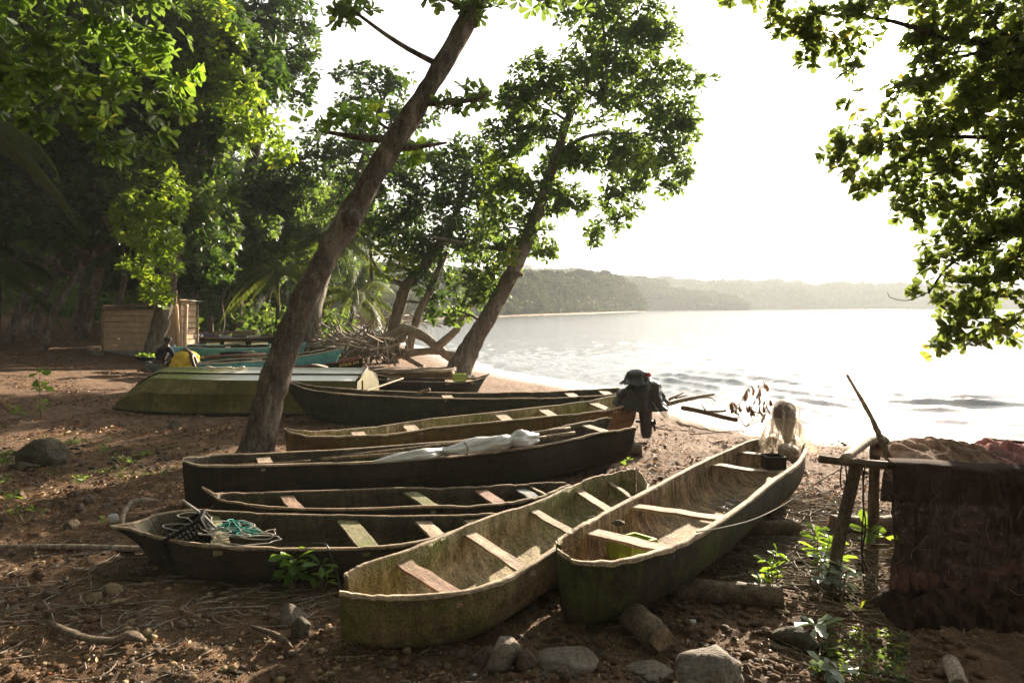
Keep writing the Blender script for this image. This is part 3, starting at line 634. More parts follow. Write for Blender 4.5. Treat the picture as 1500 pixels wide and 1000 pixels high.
# ------------------------------------------------------------------ painted plank boats behind
def plank_boat(label, st, zb, hullm, inm, railm, th=(), seed=20, rake=(.1, .5)):
    return canoe(label, st, zb, (hullm, inm, railm), 'painted plank boats behind the skiff', name='plank_boat', cat='boat', p=.8, q=.75, railw=.07, rail=.07, seed=seed, thwarts=th, rake=rake, rug=.003)
K_ = plank_boat('bright turquoise boat with light blue rail behind the yellow-shirted person',
  [(246,507.5,247,506.5,.90),(270,508,272,504.5,.86),(320,510,320,505.5,.84),(370,509.5,370,505,.86),(410,508,410,504,.90),(440,504.5,438,502,.98),(449,501.5,449,501,1.05)],
  [.5,.3,.25,.25,.28,.35,.6], M['turq'], M['in_dark'], M['turq_lt'], [(.25,.18,.02,M['hull_dark']),(.38,.18,.02,M['hull_dark']),(.62,.18,.02,M['hull_dark'])], 21)
L_ = plank_boat('turquoise boat with cream underside and swept bow, full of dark debris',
  [(288,533,288,531.5,.70),(330,531,330,526.5,.72),(390,527.5,388,523,.75),(430,522.5,427,518.5,.82),(465,517,462,513.5,.92),(490,512,488,509.5,1.02),(505,508,504.5,507,1.10)],
  [.3,.12,.10,.12,.2,.36,.7], M['turq'], M['in_dark'], M['cream'], [(.3,.3,.02,M['thwart'])], 22)
Mb_ = plank_boat('small olive boat with yellow lettering on its side and red rail',
  [(400,537,402,533.5,.55),(440,535.5,441,532,.56),(480,532.5,481,529.5,.60),(510,528,511,525.5,.68),(532,522.5,528,521,.78)],
  [.1,.05,.05,.06,.1], M['hull_olive'], M['in_dark'], M['redbrown'], [], 23, (.1, .05))
N__ = plank_boat('weathered brown boat with purple-blue deck boards nearest the shed',
  [(268,491.5,269,490,1.10),(300,494,301,489,1.02),(340,495,340,490.5,1.0),(380,494,379,490,1.02),(402,493,401,490,1.06)],
  [.8,.6,.55,.55,.6], M['in_dark'], M['purple'], M['rail'], [(.45,.5,.0,M['purple']),(.7,.6,.0,M['thwart_grey'])], 24, (.2, .1))
O__ = plank_boat('olive-green decked boat between the brown boat and the turquoise one',
  [(272,504,273,502.5,.86),(305,505,306,500,.84),(345,505,345,499.5,.86),(390,504.5,390,500,.88),(430,502,429,499,.95)],
  [.6,.4,.38,.38,.5], M['hull_olive'], M['in_dark'], M['hull_olive'], [(.3,.5,.0,M['thwart_green']),(.5,.8,.0,M['thwart_green']),(.7,.6,.0,M['thwart_green'])], 25, (.2, .2))
# lettering on the small olive boat
cu = bpy.data.curves.new('hull_lettering', 'FONT'); cu.body = 'SITENE AVI'; cu.size = .20; cu.extrude = .004; cu.materials.append(plain('yellow letter paint', (.75, .55, .16), .6))
lt = bpy.data.objects.new('hull_lettering', cu); COL.objects.link(lt)
Nn_ = Mb_[1]; pxn = 750+Nn_[:, 0]/Nn_[:, 1]*1000; a = Nn_[np.argmin(abs(pxn-497))]; b2 = Nn_[np.argmin(abs(pxn-525))]; dv = b2-a; ln_ = np.linalg.norm(dv)
cu.size = .13; lt.parent = Mb_[0]; off = unit(np.array([dv[1], -dv[0], 0]))*.05; lt.location = [float(v) for v in a+off+[0, 0, -.145]-BASE[Mb_[0].name]]
lt.rotation_euler = (R(88), -math.atan2(dv[2], np.hypot(dv[0], dv[1])), math.atan2(dv[1], dv[0])); bpy.context.view_layer.update(); lt.scale = (float(ln_/lt.dimensions[0]),)*3 if lt.dimensions[0] > 0 else (1, 1, 1)
bpy.context.view_layer.update()
lm_ = bpy.data.meshes.new_from_object(lt.evaluated_get(bpy.context.evaluated_depsgraph_get())); lo = bpy.data.objects.new('lettering', lm_); COL.objects.link(lo)
lo.parent = Mb_[0]; lo.location = lt.location; lo.rotation_euler = lt.rotation_euler; lo.scale = lt.scale; lo['label'] = 'worn yellow hand-painted lettering'; bpy.data.objects.remove(lt)
# ------------------------------------------------------------------ trees
BH = 'broad-leaved shore trees at the edge of the wood'
tree('leaning tree with thick rough brown trunk rising beside the overturned skiff', 'tree',
  [(372,680,10.6,31),(381,640,10.6,24),(397,575,10.65,21.5),(416,515,10.7,20),(448,435,10.8,18.5),(478,378,10.9,17),(508,326,11,20),(545,262,11.1,15.5),(583,200,11.2,17),(622,138,11.3,14),(660,75,11.4,14),(698,5,11.5,15),(735,-70,11.6,13),(775,-200,11.8,11),(800,-330,12,8)],
  [(690,142,34,22,0,'leaf_mid'),(655,160,20,14),(505,178,52,20,.3,'leaf_fresh'),(545,168,30,20,.2,'leaf_fresh'),(600,222,22,12,.2,'leaf_fresh'),
   (520,18,24,16),(500,28,14,10),(640,-8,16,14),(700,12,22,14),(725,4,18,18),(790,2,38,14),(840,-12,40,22),(800,-330,120,60),(680,-330,110,50),(900,-400,120,60),(760,-430,120,60)],
  11.2, .20, 1.0, 'leaf_mid', 'bark', k=7, sides=20,
  extra=[([(622,152,11.25),(655,151,11.1),(700,145,11),(715,135,11)],.055,.02),([(590,217,11.2),(615,215,11),(655,209,11)],.06,.02),([(572,205,11.1),(530,202,11.2),(470,192,11.4)],.075,.03),([(508,322,10.8),(518,315,10.7),(520,330,10.6)],.13,.06),([(694,40,11.5),(707,20,11.4)],.05,.02)])
tree('tall sea almond tree with grey trunk leaning over the water beside the small dark canoe', 'tree',
  [(667,557,22,22),(675,537,22,18.5),(692,503,22,15),(715,465,22,12.8),(742,415,22,11.5),(765,370,22,9.5),(782,325,22,9),(802,270,22.2,8),(816,225,22.4,7),(832,175,22.6,6),(862,115,22.8,5),(885,55,23,3.5)],
  [(875,25,55,32),(930,20,55,28),(890,75,62,42),(960,70,48,40),(1000,112,26,12),(1032,118,18,8),(850,130,60,36),(930,140,66,42),(985,172,42,30),(790,105,48,26),(780,155,52,34),(755,140,34,22),(740,205,42,30),
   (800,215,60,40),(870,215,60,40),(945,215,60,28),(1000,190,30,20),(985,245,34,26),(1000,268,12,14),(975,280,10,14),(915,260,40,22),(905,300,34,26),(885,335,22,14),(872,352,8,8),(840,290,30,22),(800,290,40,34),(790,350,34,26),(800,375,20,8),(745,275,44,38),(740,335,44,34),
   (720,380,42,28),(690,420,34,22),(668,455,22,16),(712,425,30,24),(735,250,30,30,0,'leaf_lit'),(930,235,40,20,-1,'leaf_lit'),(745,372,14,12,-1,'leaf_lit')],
  22.3, .25, 1.9, 'leaf_mid', 'bark_pale', k=6, sides=16, flare=True, twigs=.5, group=BH,
  extra=[([(745,410,21.8),(758,402,21.6),(766,403,21.5)],.16,.05),([(765,368,22),(700,360,22.5),(620,345,23)],.10,.03),([(816,228,22.4),(860,200,22),(930,195,22)],.10,.03)])
tree('right-hand tree hanging its rounded leaves over the frame from above, sun shining through it', 'tree',
  [(1860,760,8.6,60),(1850,560,8.6,50),(1820,380,8.4,44),(1760,230,8.2,36),(1680,130,8,28),(1580,80,7.8,20),(1480,60,7.8,12)],
  [(1075,-14,34,14),(1120,-4,26,14),(1165,14,40,26),(1150,40,22,14),(1190,62,18,26),(1180,88,9,12),(1215,35,40,30),(1240,66,26,22),(1262,28,38,30),(1330,8,40,24),(1330,45,26,18),(1248,108,10,10),(1350,60,34,22),
   (1390,25,60,40),(1450,20,60,50),(1400,85,52,40),(1460,110,60,60),(1355,108,34,26),(1335,142,40,26),(1385,160,50,40),(1450,190,60,55),(1290,160,30,24),(1255,150,26,18),(1215,215,18,14),(1250,205,34,26),(1300,210,40,28),(1345,200,40,30),(1275,248,32,16),(1232,240,12,12),(1268,278,14,16),
   (1310,262,32,18),(1360,248,42,32),(1330,290,26,26),(1365,305,34,28),(1410,260,46,42),(1465,290,50,50),(1425,325,46,34),(1395,360,38,26),(1375,395,24,20),(1355,425,16,16),(1440,385,50,34),(1405,430,38,30),(1460,440,44,36),(1385,465,22,18),(1372,508,9,16),(1390,500,12,12),(1435,478,40,16),(1425,505,14,6),(1480,480,26,20),(1490,370,34,50),(1500,220,50,60),(1520,90,60,80),(1540,330,60,100),(1620,140,60,60),(1600,420,50,60),(1680,60,70,50),(1640,300,50,50)],
  8.0, .12, 1.3, 'leaf_olive', 'bark_dark', k=6, wid=.66, sides=14, twigs=.7,
  extra=[([(1480,60,7.8),(1400,60,7.9),(1300,30,8),(1180,20,8)],.05,.012),([(1725,185,8.1),(1600,170,7.95),(1480,200,8),(1350,200,8),(1250,215,8)],.05,.01),([(1765,250,8.2),(1640,270,8),(1500,330,8),(1400,380,8),(1360,430,8)],.05,.01),([(1640,270,8),(1560,400,8),(1480,470,8),(1440,485,8),(1400,520,8)],.03,.005),([(1360,428,8),(1330,440,8),(1305,436,8),(1300,428,8)],.006,.003)])
tree('near tree at upper left with large bright leaves hanging in from outside the frame', 'tree',
  [(-620,1100,6.2,70),(-560,700,6.2,60),(-480,350,6,50),(-350,120,5.8,40),(-200,0,5.7,28),(-80,-50,5.6,16)],
  [(30,-10,70,40,0,'leaf_fresh'),(120,0,70,40),(210,5,50,40),(40,60,70,50),(120,70,70,50),(200,70,60,45,0,'leaf_fresh'),(262,100,24,34,0,'leaf_fresh'),(240,45,36,40),(60,130,60,44,0,'leaf_fresh'),(130,140,60,40),(205,135,50,34),(250,160,26,18),(20,165,40,24),(165,185,36,24),(215,190,30,18),(-60,60,70,80),(-80,160,60,50),(150,222,22,14),(60,182,16,12)],
  5.7, .125, 1.0, 'leaf_mid', 'bark_dark', k=6, sides=12, twigs=.6, wid=.46, droop=.6)
tree('pale-trunked tree standing in front of the shed with sunlit yellow-green leaves', 'tree',
  [(222,524,25,17),(228,505,25,14),(236,470,25,12),(246,425,25,10),(257,380,25,8.5),(268,340,25,9),(277,300,25,8),(290,250,25,7.5),(303,200,25,6),(315,150,25,5)],
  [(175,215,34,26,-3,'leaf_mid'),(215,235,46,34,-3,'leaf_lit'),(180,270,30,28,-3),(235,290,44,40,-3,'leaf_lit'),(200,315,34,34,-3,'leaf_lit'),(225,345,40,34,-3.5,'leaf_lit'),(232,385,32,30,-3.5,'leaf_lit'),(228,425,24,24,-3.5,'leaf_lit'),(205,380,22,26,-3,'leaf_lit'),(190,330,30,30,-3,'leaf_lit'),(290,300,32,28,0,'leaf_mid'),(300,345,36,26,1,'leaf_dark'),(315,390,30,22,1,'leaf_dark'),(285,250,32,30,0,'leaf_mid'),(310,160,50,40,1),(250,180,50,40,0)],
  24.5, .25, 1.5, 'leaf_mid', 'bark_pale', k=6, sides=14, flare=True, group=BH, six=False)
tree('tall tree whose drooping branch of sunlit yellow leaves crosses the upper left', 'tree',
  [(120,480,30,8),(150,380,29,7),(190,250,28,6),(230,120,27,9),(262,20,26,8),(280,-90,25,6)],
  [(300,30,40,44,-4,'leaf_lit'),(325,70,36,34,-4,'leaf_lit'),(300,115,50,40,-4,'leaf_lit'),(345,130,44,30,-4,'leaf_lit'),(355,170,50,28,-4,'leaf_lit'),(385,195,42,26,-4,'leaf_lit'),(412,225,24,20,-4,'leaf_lit'),(330,200,44,30,-3,'leaf_mid'),(280,60,50,60,-2,'leaf_lit'),(230,90,60,60,0),(180,60,80,80,1),(90,110,90,90,2),(20,40,90,90,2),(270,170,50,50,-1),(240,-40,90,60,0)],
  26, .27, 1.5, 'leaf_mid', 'bark_pale', k=6, sides=10, group=BH, six=False)
tree('big dark tree crown against the sky at upper left centre', 'tree',
  [(345,480,36,10),(350,380,36,9),(362,280,36,8.5),(380,180,35,8),(395,90,34,6.5),(400,0,33,5)],
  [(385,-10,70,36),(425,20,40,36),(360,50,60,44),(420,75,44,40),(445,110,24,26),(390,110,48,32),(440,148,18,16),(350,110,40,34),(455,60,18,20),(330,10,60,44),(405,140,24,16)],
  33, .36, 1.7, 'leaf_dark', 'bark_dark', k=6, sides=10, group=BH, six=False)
tree('round-topped tree seen just left of the leaning trunk against the sky', 'tree',
  [(455,500,30,20),(458,470,30,12),(470,420,31,9.5),(492,350,32,8.5),(520,270,33,7),(545,200,34,5.5),(560,150,34,4)],
  [(510,105,26,14),(545,112,46,20),(585,118,22,14),(560,145,50,26),(520,155,32,18),(600,170,40,24),(555,185,54,24),(495,205,50,26),(450,225,40,22),(430,255,46,28),(500,240,60,30),(560,230,60,30)],
  34, .36, 1.5, 'leaf_dark', 'bark_pale', k=6, sides=14, flare=True, group=BH, six=False)
tree('multi-stemmed dark-crowned tree right of the leaning trunk, rooted in the driftwood tangle', 'tree',
  [(572,503,29,13),(578,478,29,9.5),(588,440,29,9),(596,418,29,8.5),(620,392,29,7),(645,355,29,6.5),(668,312,29,5),(680,270,29,4)],
  [(640,222,40,20),(685,218,36,20),(700,245,40,28),(625,255,50,34),(670,275,60,38),(585,290,46,38),(640,320,60,40),(700,310,50,44),(595,345,50,36),(560,330,40,30),(650,372,46,30),(640,418,30,26),(635,450,20,18),(610,385,34,24),(705,355,40,34),(560,245,40,28),(530,285,40,30),(575,385,30,18,-1,'leaf_lit')],
  29, .30, 1.6, 'leaf_dark', 'bark_pale', k=6, sides=12, group=BH, six=False, twigs=.5,
  extra=[([(598,515,28.5),(605,488,28.5),(614,456,28.5),(628,430,28.5),(640,400,28.5),(655,370,29)],.19,.1),([(596,420,29),(560,402,29),(545,380,29)],.13,.05)])
# forest trees: prototypes copied
FG = 'slanting trees of the dark wood behind the beach'
def proto_tree(seed, Y=0, h=15, dark='leaf_dark', lean=.2, r=.15, cr=4.4, leafs=.42, nb=22, bm='bark_dark'):
    g = np.random.default_rng(seed); t = thing('forest_tree', 'x', 'tree', (0, 0, 0), FG)
    pts = [np.array([lean*h*(k/6)**1.3+g.normal(0, .12)*k, g.normal(0, .15)*k, h*k/6*.8-.15]) for k in range(7)]
    mb = MB(); P_, R_ = trunk_mesh(mb, pts, [r*1.25, r, r*.85, r*.7, r*.6, r*.45, r*.25], 10)
    br = mb; pl = []
    for i in range(nb):
        k = g.integers(len(P_)//3, len(P_)); s0 = P_[k]; th = g.random()*6.28; c = s0+np.array([math.cos(th)*cr*g.random(), math.sin(th)*cr*g.random(), .6+g.random()*2.2])
        br.tube(catmull([s0, (s0+c)/2+g.normal(0, .2, 3), c], 6), np.linspace(.09, .03, 6), 5)
        p, A = blob_pts(c, np.array([1.5, 1.5, 1.1])*(.8+.6*g.random()), 110, .45, g=g); pl.append(rosettes(p, A, 6, leafs, .3, six=False, g=g))
    mb.build('trunk', M[bm], t); V, F, rr = join_np(pl); mesh_np('crown', V, F, M[dark], t, smooth=False, attr=[('rnd', 'FACE', rr)])
    return t
def copy_tree(t, loc, rz, sc, label, group=None):
    c = t.copy(); COL.objects.link(c); c.location = [float(v) for v in loc]; c.rotation_euler = (0, 0, rz); c.scale = (sc,)*3; c['label'] = label
    if group: c['group'] = group
    for ch in t.children: d = ch.copy(); COL.objects.link(d); d.parent = c
    return c
pr = [proto_tree(41, h=15, lean=.45, bm='bark_pale'), proto_tree(42, h=17, lean=.25, dark='leaf_mid', bm='bark_pale'), proto_tree(43, h=12, lean=.6, dark='leaf_dark', bm='bark_pale'), proto_tree(44, h=14, lean=.05, dark='leaf_mid', bm='bark_pale')]
spots = [  # px, depth, proto, rot, scale, label
 (8,26,2,.2,1.0,'slanting pale trunk at the far left edge of the wood'),(40,28,0,.1,1.0,'dark slanting tree second from the left edge'),(60,25,2,-.1,1.05,'thick slanting trunk left of the shed lit along its right side'),
 (-60,27,0,.3,1.1,'dark tree just outside the left edge, leaning in'),(-120,22,1,.2,1.1,'tree leaning in from beyond the left edge, nearest the camera there'),(105,33,1,-.2,1.0,'tree deep in the wood behind the slanting thick trunk'),
 (168,30,3,0,1.0,'thin upright tree directly behind the left half of the shed'),(205,36,0,.4,1.0,'tree deep in shade behind the shed roof'),(255,34,2,.3,1.1,'slanting tree rising behind the right end of the shed'),
 (318,34,1,.1,1.05,'curved tree behind the purple-blue boat'),(350,40,3,.9,1.1,'straight tree in the wood above the turquoise boat'),(385,38,1,.3,1.0,'pale tree right behind the small palm'),
 (425,44,0,-.2,1.15,'dark tree filling the gap left of the leaning trunk'),(470,48,3,.5,1.0,'tree beyond the flared pale trunk'),(505,56,1,-.3,.95,'tree at the far end of the beach beyond the palms'),
 (20,45,3,1.2,1.3,'high dark tree at the back of the wood, far left'),(140,50,0,2.0,1.3,'high dark tree at the back of the wood behind the shed'),(260,52,1,2.6,1.3,'high dark tree at the back of the wood, right of the shed'),(360,58,3,1.6,1.3,'high tree at the back of the wood above the boats'),(440,66,0,1.1,1.2,'farthest high tree before the headland'),(-200,40,1,1,1.3,'high tree beyond the left edge')]
def sky_z(px, Y):      # tree tops stay under the skyline of the wood
    return H+(450-np.interp(px, [300, 340, 385, 480, 560, 600, 640, 760], [-400, -60, 185, 205, 215, 330, 415, 425]))/1000*Y
HT = [15, 17, 12, 14]
used = set()
for px, Y, k, rz, sc, lb in spots:
    x = (px-750)/1000*Y; loc = (x, Y, gz1(x, Y)-.1); pe = px+[.45, .25, .6, .05][k]*HT[k]*math.cos(rz)*750/Y; sc = max(.35, min(sc, (min(sky_z(px, Y), sky_z(pe, Y), sky_z(pe+70, Y))-loc[2])/(HT[k]*.8+5)))
    if k not in used:
        used.add(k); o = pr[k]; o.location = [float(v) for v in loc]; o.rotation_euler = (0, 0, rz); o.scale = (sc,)*3; o['label'] = lb
    else: copy_tree(pr[k], loc, rz, sc, lb)
for x, y, k, rz, sc, lb in [(-7,-5,3,0,1.1,'unseen tree added behind the viewer, left, to block sky light'),(-1,-8,1,1.5,1.2,'unseen tree added straight behind the viewer to block sky light'),(6,-6,3,2.2,1.1,'unseen tree added behind the viewer, right, to block sky light'),(-11,2,1,.8,1.15,'unseen tree added beside the viewer on the left bank to block sky light'),(-12,9,3,2.9,1.0,'unseen tree added beside the landing, beyond the left edge of view, to block sky light'),(12,-3,0,3.1,1.1,'unseen tree added to the right behind the drying rack to block sky light'),(2,-14,0,1.9,1.3,'unseen second-row tree added behind the viewer to block sky light'),(-9,-14,3,.4,1.3,'unseen second-row tree added behind and left of the viewer to block sky light')]:
    copy_tree(pr[k], (x, y, gz1(x, y)-.1), rz, sc, lb, 'unseen trees added round the viewer to block sky light')  # unseen trees added to cut sky fill on the sides facing the viewer
# the wood and its undergrowth beyond the separate trees: one uncountable mass
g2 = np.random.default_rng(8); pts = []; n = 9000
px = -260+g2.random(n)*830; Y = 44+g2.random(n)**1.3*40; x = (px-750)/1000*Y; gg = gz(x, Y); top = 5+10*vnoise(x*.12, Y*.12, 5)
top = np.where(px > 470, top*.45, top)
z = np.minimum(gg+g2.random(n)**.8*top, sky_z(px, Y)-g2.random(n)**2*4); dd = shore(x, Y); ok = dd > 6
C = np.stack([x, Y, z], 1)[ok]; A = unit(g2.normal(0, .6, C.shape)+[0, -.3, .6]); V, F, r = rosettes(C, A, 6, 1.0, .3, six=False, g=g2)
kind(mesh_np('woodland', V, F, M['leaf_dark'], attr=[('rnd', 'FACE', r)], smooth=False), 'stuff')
C = []
n = 32000; px = 380+g2.random(n)*560; Y = 62+g2.random(n)**1.2*380; x = (px-750)/1000*Y; dd = shore(x, Y); ok = dd > 4+3*vnoise(x*.2, Y*.2, 3); x, Y, dd = x[ok], Y[ok], dd[ok]; gg = gz(x, Y)
C = np.stack([x, Y, np.minimum(gg, 9)+g2.random(len(x))**.6*np.minimum(3+dd*.25, 9)*(.6+.7*vnoise(x*.15, Y*.15, 6))], 1); A = unit(g2.normal(0, .6, C.shape)+[0, -.3, .6]); V, F, r = rosettes(C, A, 5, 1.3, .3, six=False, g=g2, wid=.7)
kind(mesh_np('shore_woodland', V, F, M['leaf_far'], attr=[('rnd', 'FACE', r)], smooth=False), 'stuff')
n = 5200; px = -200+g2.random(n)*720; Y = 31+g2.random(n)*16; x = (px-750)/1000*Y; gg = gz(x, Y); m = vnoise(x*.5, Y*.5, 9); dd = shore(x, Y); ok = (dd > 4.5) & (m > .42) & ((px > 250) | (Y > 36))
z = gg+g2.random(n)*(.3+2.6*m); C = np.stack([x, Y, z], 1)[ok]; A = unit(g2.normal(0, .6, C.shape)+[0, 0, .8]); V, F, r = rosettes(C, A, 5, .36, .2, six=False, g=g2)
kind(mesh_np('undergrowth', V, F, M['leaf_mid'], attr=[('rnd', 'FACE', r)], smooth=False), 'stuff')
# ------------------------------------------------------------------ palms
def palm(label, px, py, Y, top, frond, nf, group=None, seed=1, r=.11, mat='frond'):
    g = np.random.default_rng(seed); b0 = W(px, py, Y); b0[2] = gz1(b0[0], Y); t = thing('palm', label, 'palm', b0, group)
    tp = W(top[0], top[1], top[2]); mb = MB(); trunk_mesh(mb, [b0-[0, 0, .1], (b0*2+tp)/3+[.1, 0, 0], (b0+2*tp)/3+[.1, 0, 0], tp], [r*1.4, r, r*.9, r*.8], 9); mb.build('trunk', M['bark_dark'], t)
    for i in range(nf):
        th = i*2.4+g.random(); el = .9-1.1*(i/nf)+g.normal(0, .1); d = np.array([math.cos(th), math.sin(th), 0]); L_ = frond*(.8+.35*g.random()); m = 22
        s = np.linspace(0, 1, m); path = tp+d*(s*L_*math.cos(el*.7))[:, None]+np.array([0, 0, 1.])*((s*math.sin(el)-s**2.2*(.75+.3*g.random()))*L_)[:, None]
        fb = MB(); fb.tube(path, np.linspace(.03, .006, m), 4, cap=False)
        T = unit(np.gradient(path, axis=0)); Sd = unit(np.cross(T, [0, 0, 1.])); B = []; D = []; Nn = []; sz = []
        for q in range(60):
            f = .08+.92*q/60; p0 = np.array([np.interp(f, s, path[:, c]) for c in range(3)]); ti = T[min(m-1, int(f*m))]; si = Sd[min(m-1, int(f*m))]
            for sg in (-1, 1):
                B.append(p0); D.append(unit(si*sg*.9+ti*.55+np.array([0, 0, -.45-.4*g.random()]))); Nn.append(unit(np.array([0, 0, 1.])+si*sg*.3)); sz.append(L_*.24*math.sin(math.pi*min(1, .12+f*.9))+.05)
        V, F, q_ = leaf_mesh(np.array(B), np.array(D), np.array(Nn), np.array(sz), .09, False)
        V2 = np.vstack(fb.v); F2 = np.array(fb.f); rr = np.clip(g.random()*.5+g.random(len(F))*.4, 0, 1)
        mesh_np('frond', np.vstack([V2, V]), np.vstack([F2, F+len(V2)]), M[mat], t, smooth=False, attr=[('rnd', 'FACE', np.concatenate([np.full(len(F2), .9), rr]))])
    return t
PG = 'palms under the trees'
palm('small palm with arching fronds standing behind the turquoise boat, left of the leaning trunk', 402, 492, 33, (405,398,33), 2.7, 11, PG, 3)
palm('palm with yellowing fronds just right of the leaning trunk', 498, 486, 34, (520,432,34), 3.0, 11, PG, 4)
palm('palm whose grey fronds show behind the middle of the leaning trunk', 470, 492, 36, (470,345,36), 4.2, 11, PG, 5)
palm('shaded palm at the far left edge with hanging fronds', -60, 520, 19, (-40,190,19), 2.9, 9, PG, 6, .13)
palm('palm with one long drooping frond between the leaning trunk and the driftwood', 545, 478, 40, (540,330,38), 4.6, 9, PG, 7)
palm('low palm deep in shade below the hanging fronds at far left', -10, 500, 24, (-5,395,24), 2.6, 9, PG, 8)
# ------------------------------------------------------------------ far coast
def ridge(name, prof, Y0, Y1, ztop, seed, nleaf, ls, depth, lm='leaf_far', label=None, Yp=None):
    """wooded ridge following a skyline profile [(px, py)], depth running Y0->Y1"""
    g = np.random.default_rng(seed); pxs = np.array([p[0] for p in prof], float); pys = np.array([p[1] for p in prof], float)
    n = 160; u = np.linspace(0, 1, n); px = pxs[0]+(pxs[-1]-pxs[0])*u; Y = Y0+(Y1-Y0)*u if Yp is None else np.interp(px, *zip(*Yp)); pyn = np.interp(px, pxs, pys); pyn = np.minimum(450, pyn+np.clip((450-pyn)/20, 0, 1)*9*(fbm(px/14., px*0+seed, 4, seed)-.45)); top = H-(pyn-450)/1000*Y
    x = (px-750)/1000*Y; rows = []
    m = 14
    for j in range(m):
        s = j/(m-1); zz = WZ-.5+(top*.92-WZ)*np.sin(s*math.pi*.5)**.55*(1+.10*(fbm(x*.02+seed, np.full(n, j*.7), 3, seed)-.45)); sc = 1+s*depth/Y
        rows.append(np.stack([x*sc, Y*sc, (zz-H)*1+H if j < m-1 else zz], 1))
    rows.append(rows[-1]+[0, depth, -30]); A = np.array(rows).transpose(1, 0, 2); mb = MB(); mb.grid(A)
    b = NB(name+' soil'); b.done(b.bsdf((.03, .04, .02), .95, None, 0)); o = mb.build(name, b.m, loc=(0, 0, 0)); kind(o, 'structure')
    i = g.integers(0, n-1, nleaf); j = (g.random(nleaf)**.8*(m-1.01)); j0 = j.astype(int); f = (j-j0)[:, None]; fi = g.random(nleaf)[:, None]
    c = (A[i, j0]*(1-f)+A[i, j0+1]*f)*(1-fi)+(A[np.minimum(i+1, n-1), j0]*(1-f)+A[np.minimum(i+1, n-1), j0+1]*f)*fi
    bump = vnoise(c[:, 0]/(ls*7), c[:, 1]/(ls*7)+c[:, 2]/(ls*5), seed); c = c+np.stack([g.normal(0, ls, nleaf), -bump*ls*6, bump*ls*5.2*(.4+.6*(c[:, 2]-WZ)/np.max(c[:, 2]))], 1)
    A_ = unit(g.normal(0, .5, c.shape)+[0, -.5, .7]); V, F, r = rosettes(c, A_, 4, ls*1.5, .2, six=False, g=g, wid=.8)
    ff = mesh_np('wooded_'+name, V, F, M[lm], attr=[('rnd', 'FACE', r)], smooth=False); kind(ff, 'stuff')
ridge('headland', [(480,400),(560,402),(620,400),(680,398),(730,397),(790,400),(830,397),(880,399),(905,402),(925,420),(938,440),(944,452)], 150, 430, 0, 3, 30000, 1.0, 60, Yp=[(480,112),(620,155),(700,190),(760,222),(850,310),(945,450)])
ridge('middle_ridge', [(700,408),(780,398),(860,402),(915,408),(950,412),(985,424),(1010,430),(1040,430),(1070,440),(1090,450)], 560, 640, 0, 5, 18000, 2.0, 120)
ridge('far_ridge', [(700,395),(800,390),(860,400),(905,404),(960,407),(1010,412),(1060,409),(1110,411),(1170,414),(1230,416),(1300,419),(1360,417),(1450,424),(1600,432),(1900,440),(2200,449)], 820, 900, 0, 7, 30000, 2.9, 200)
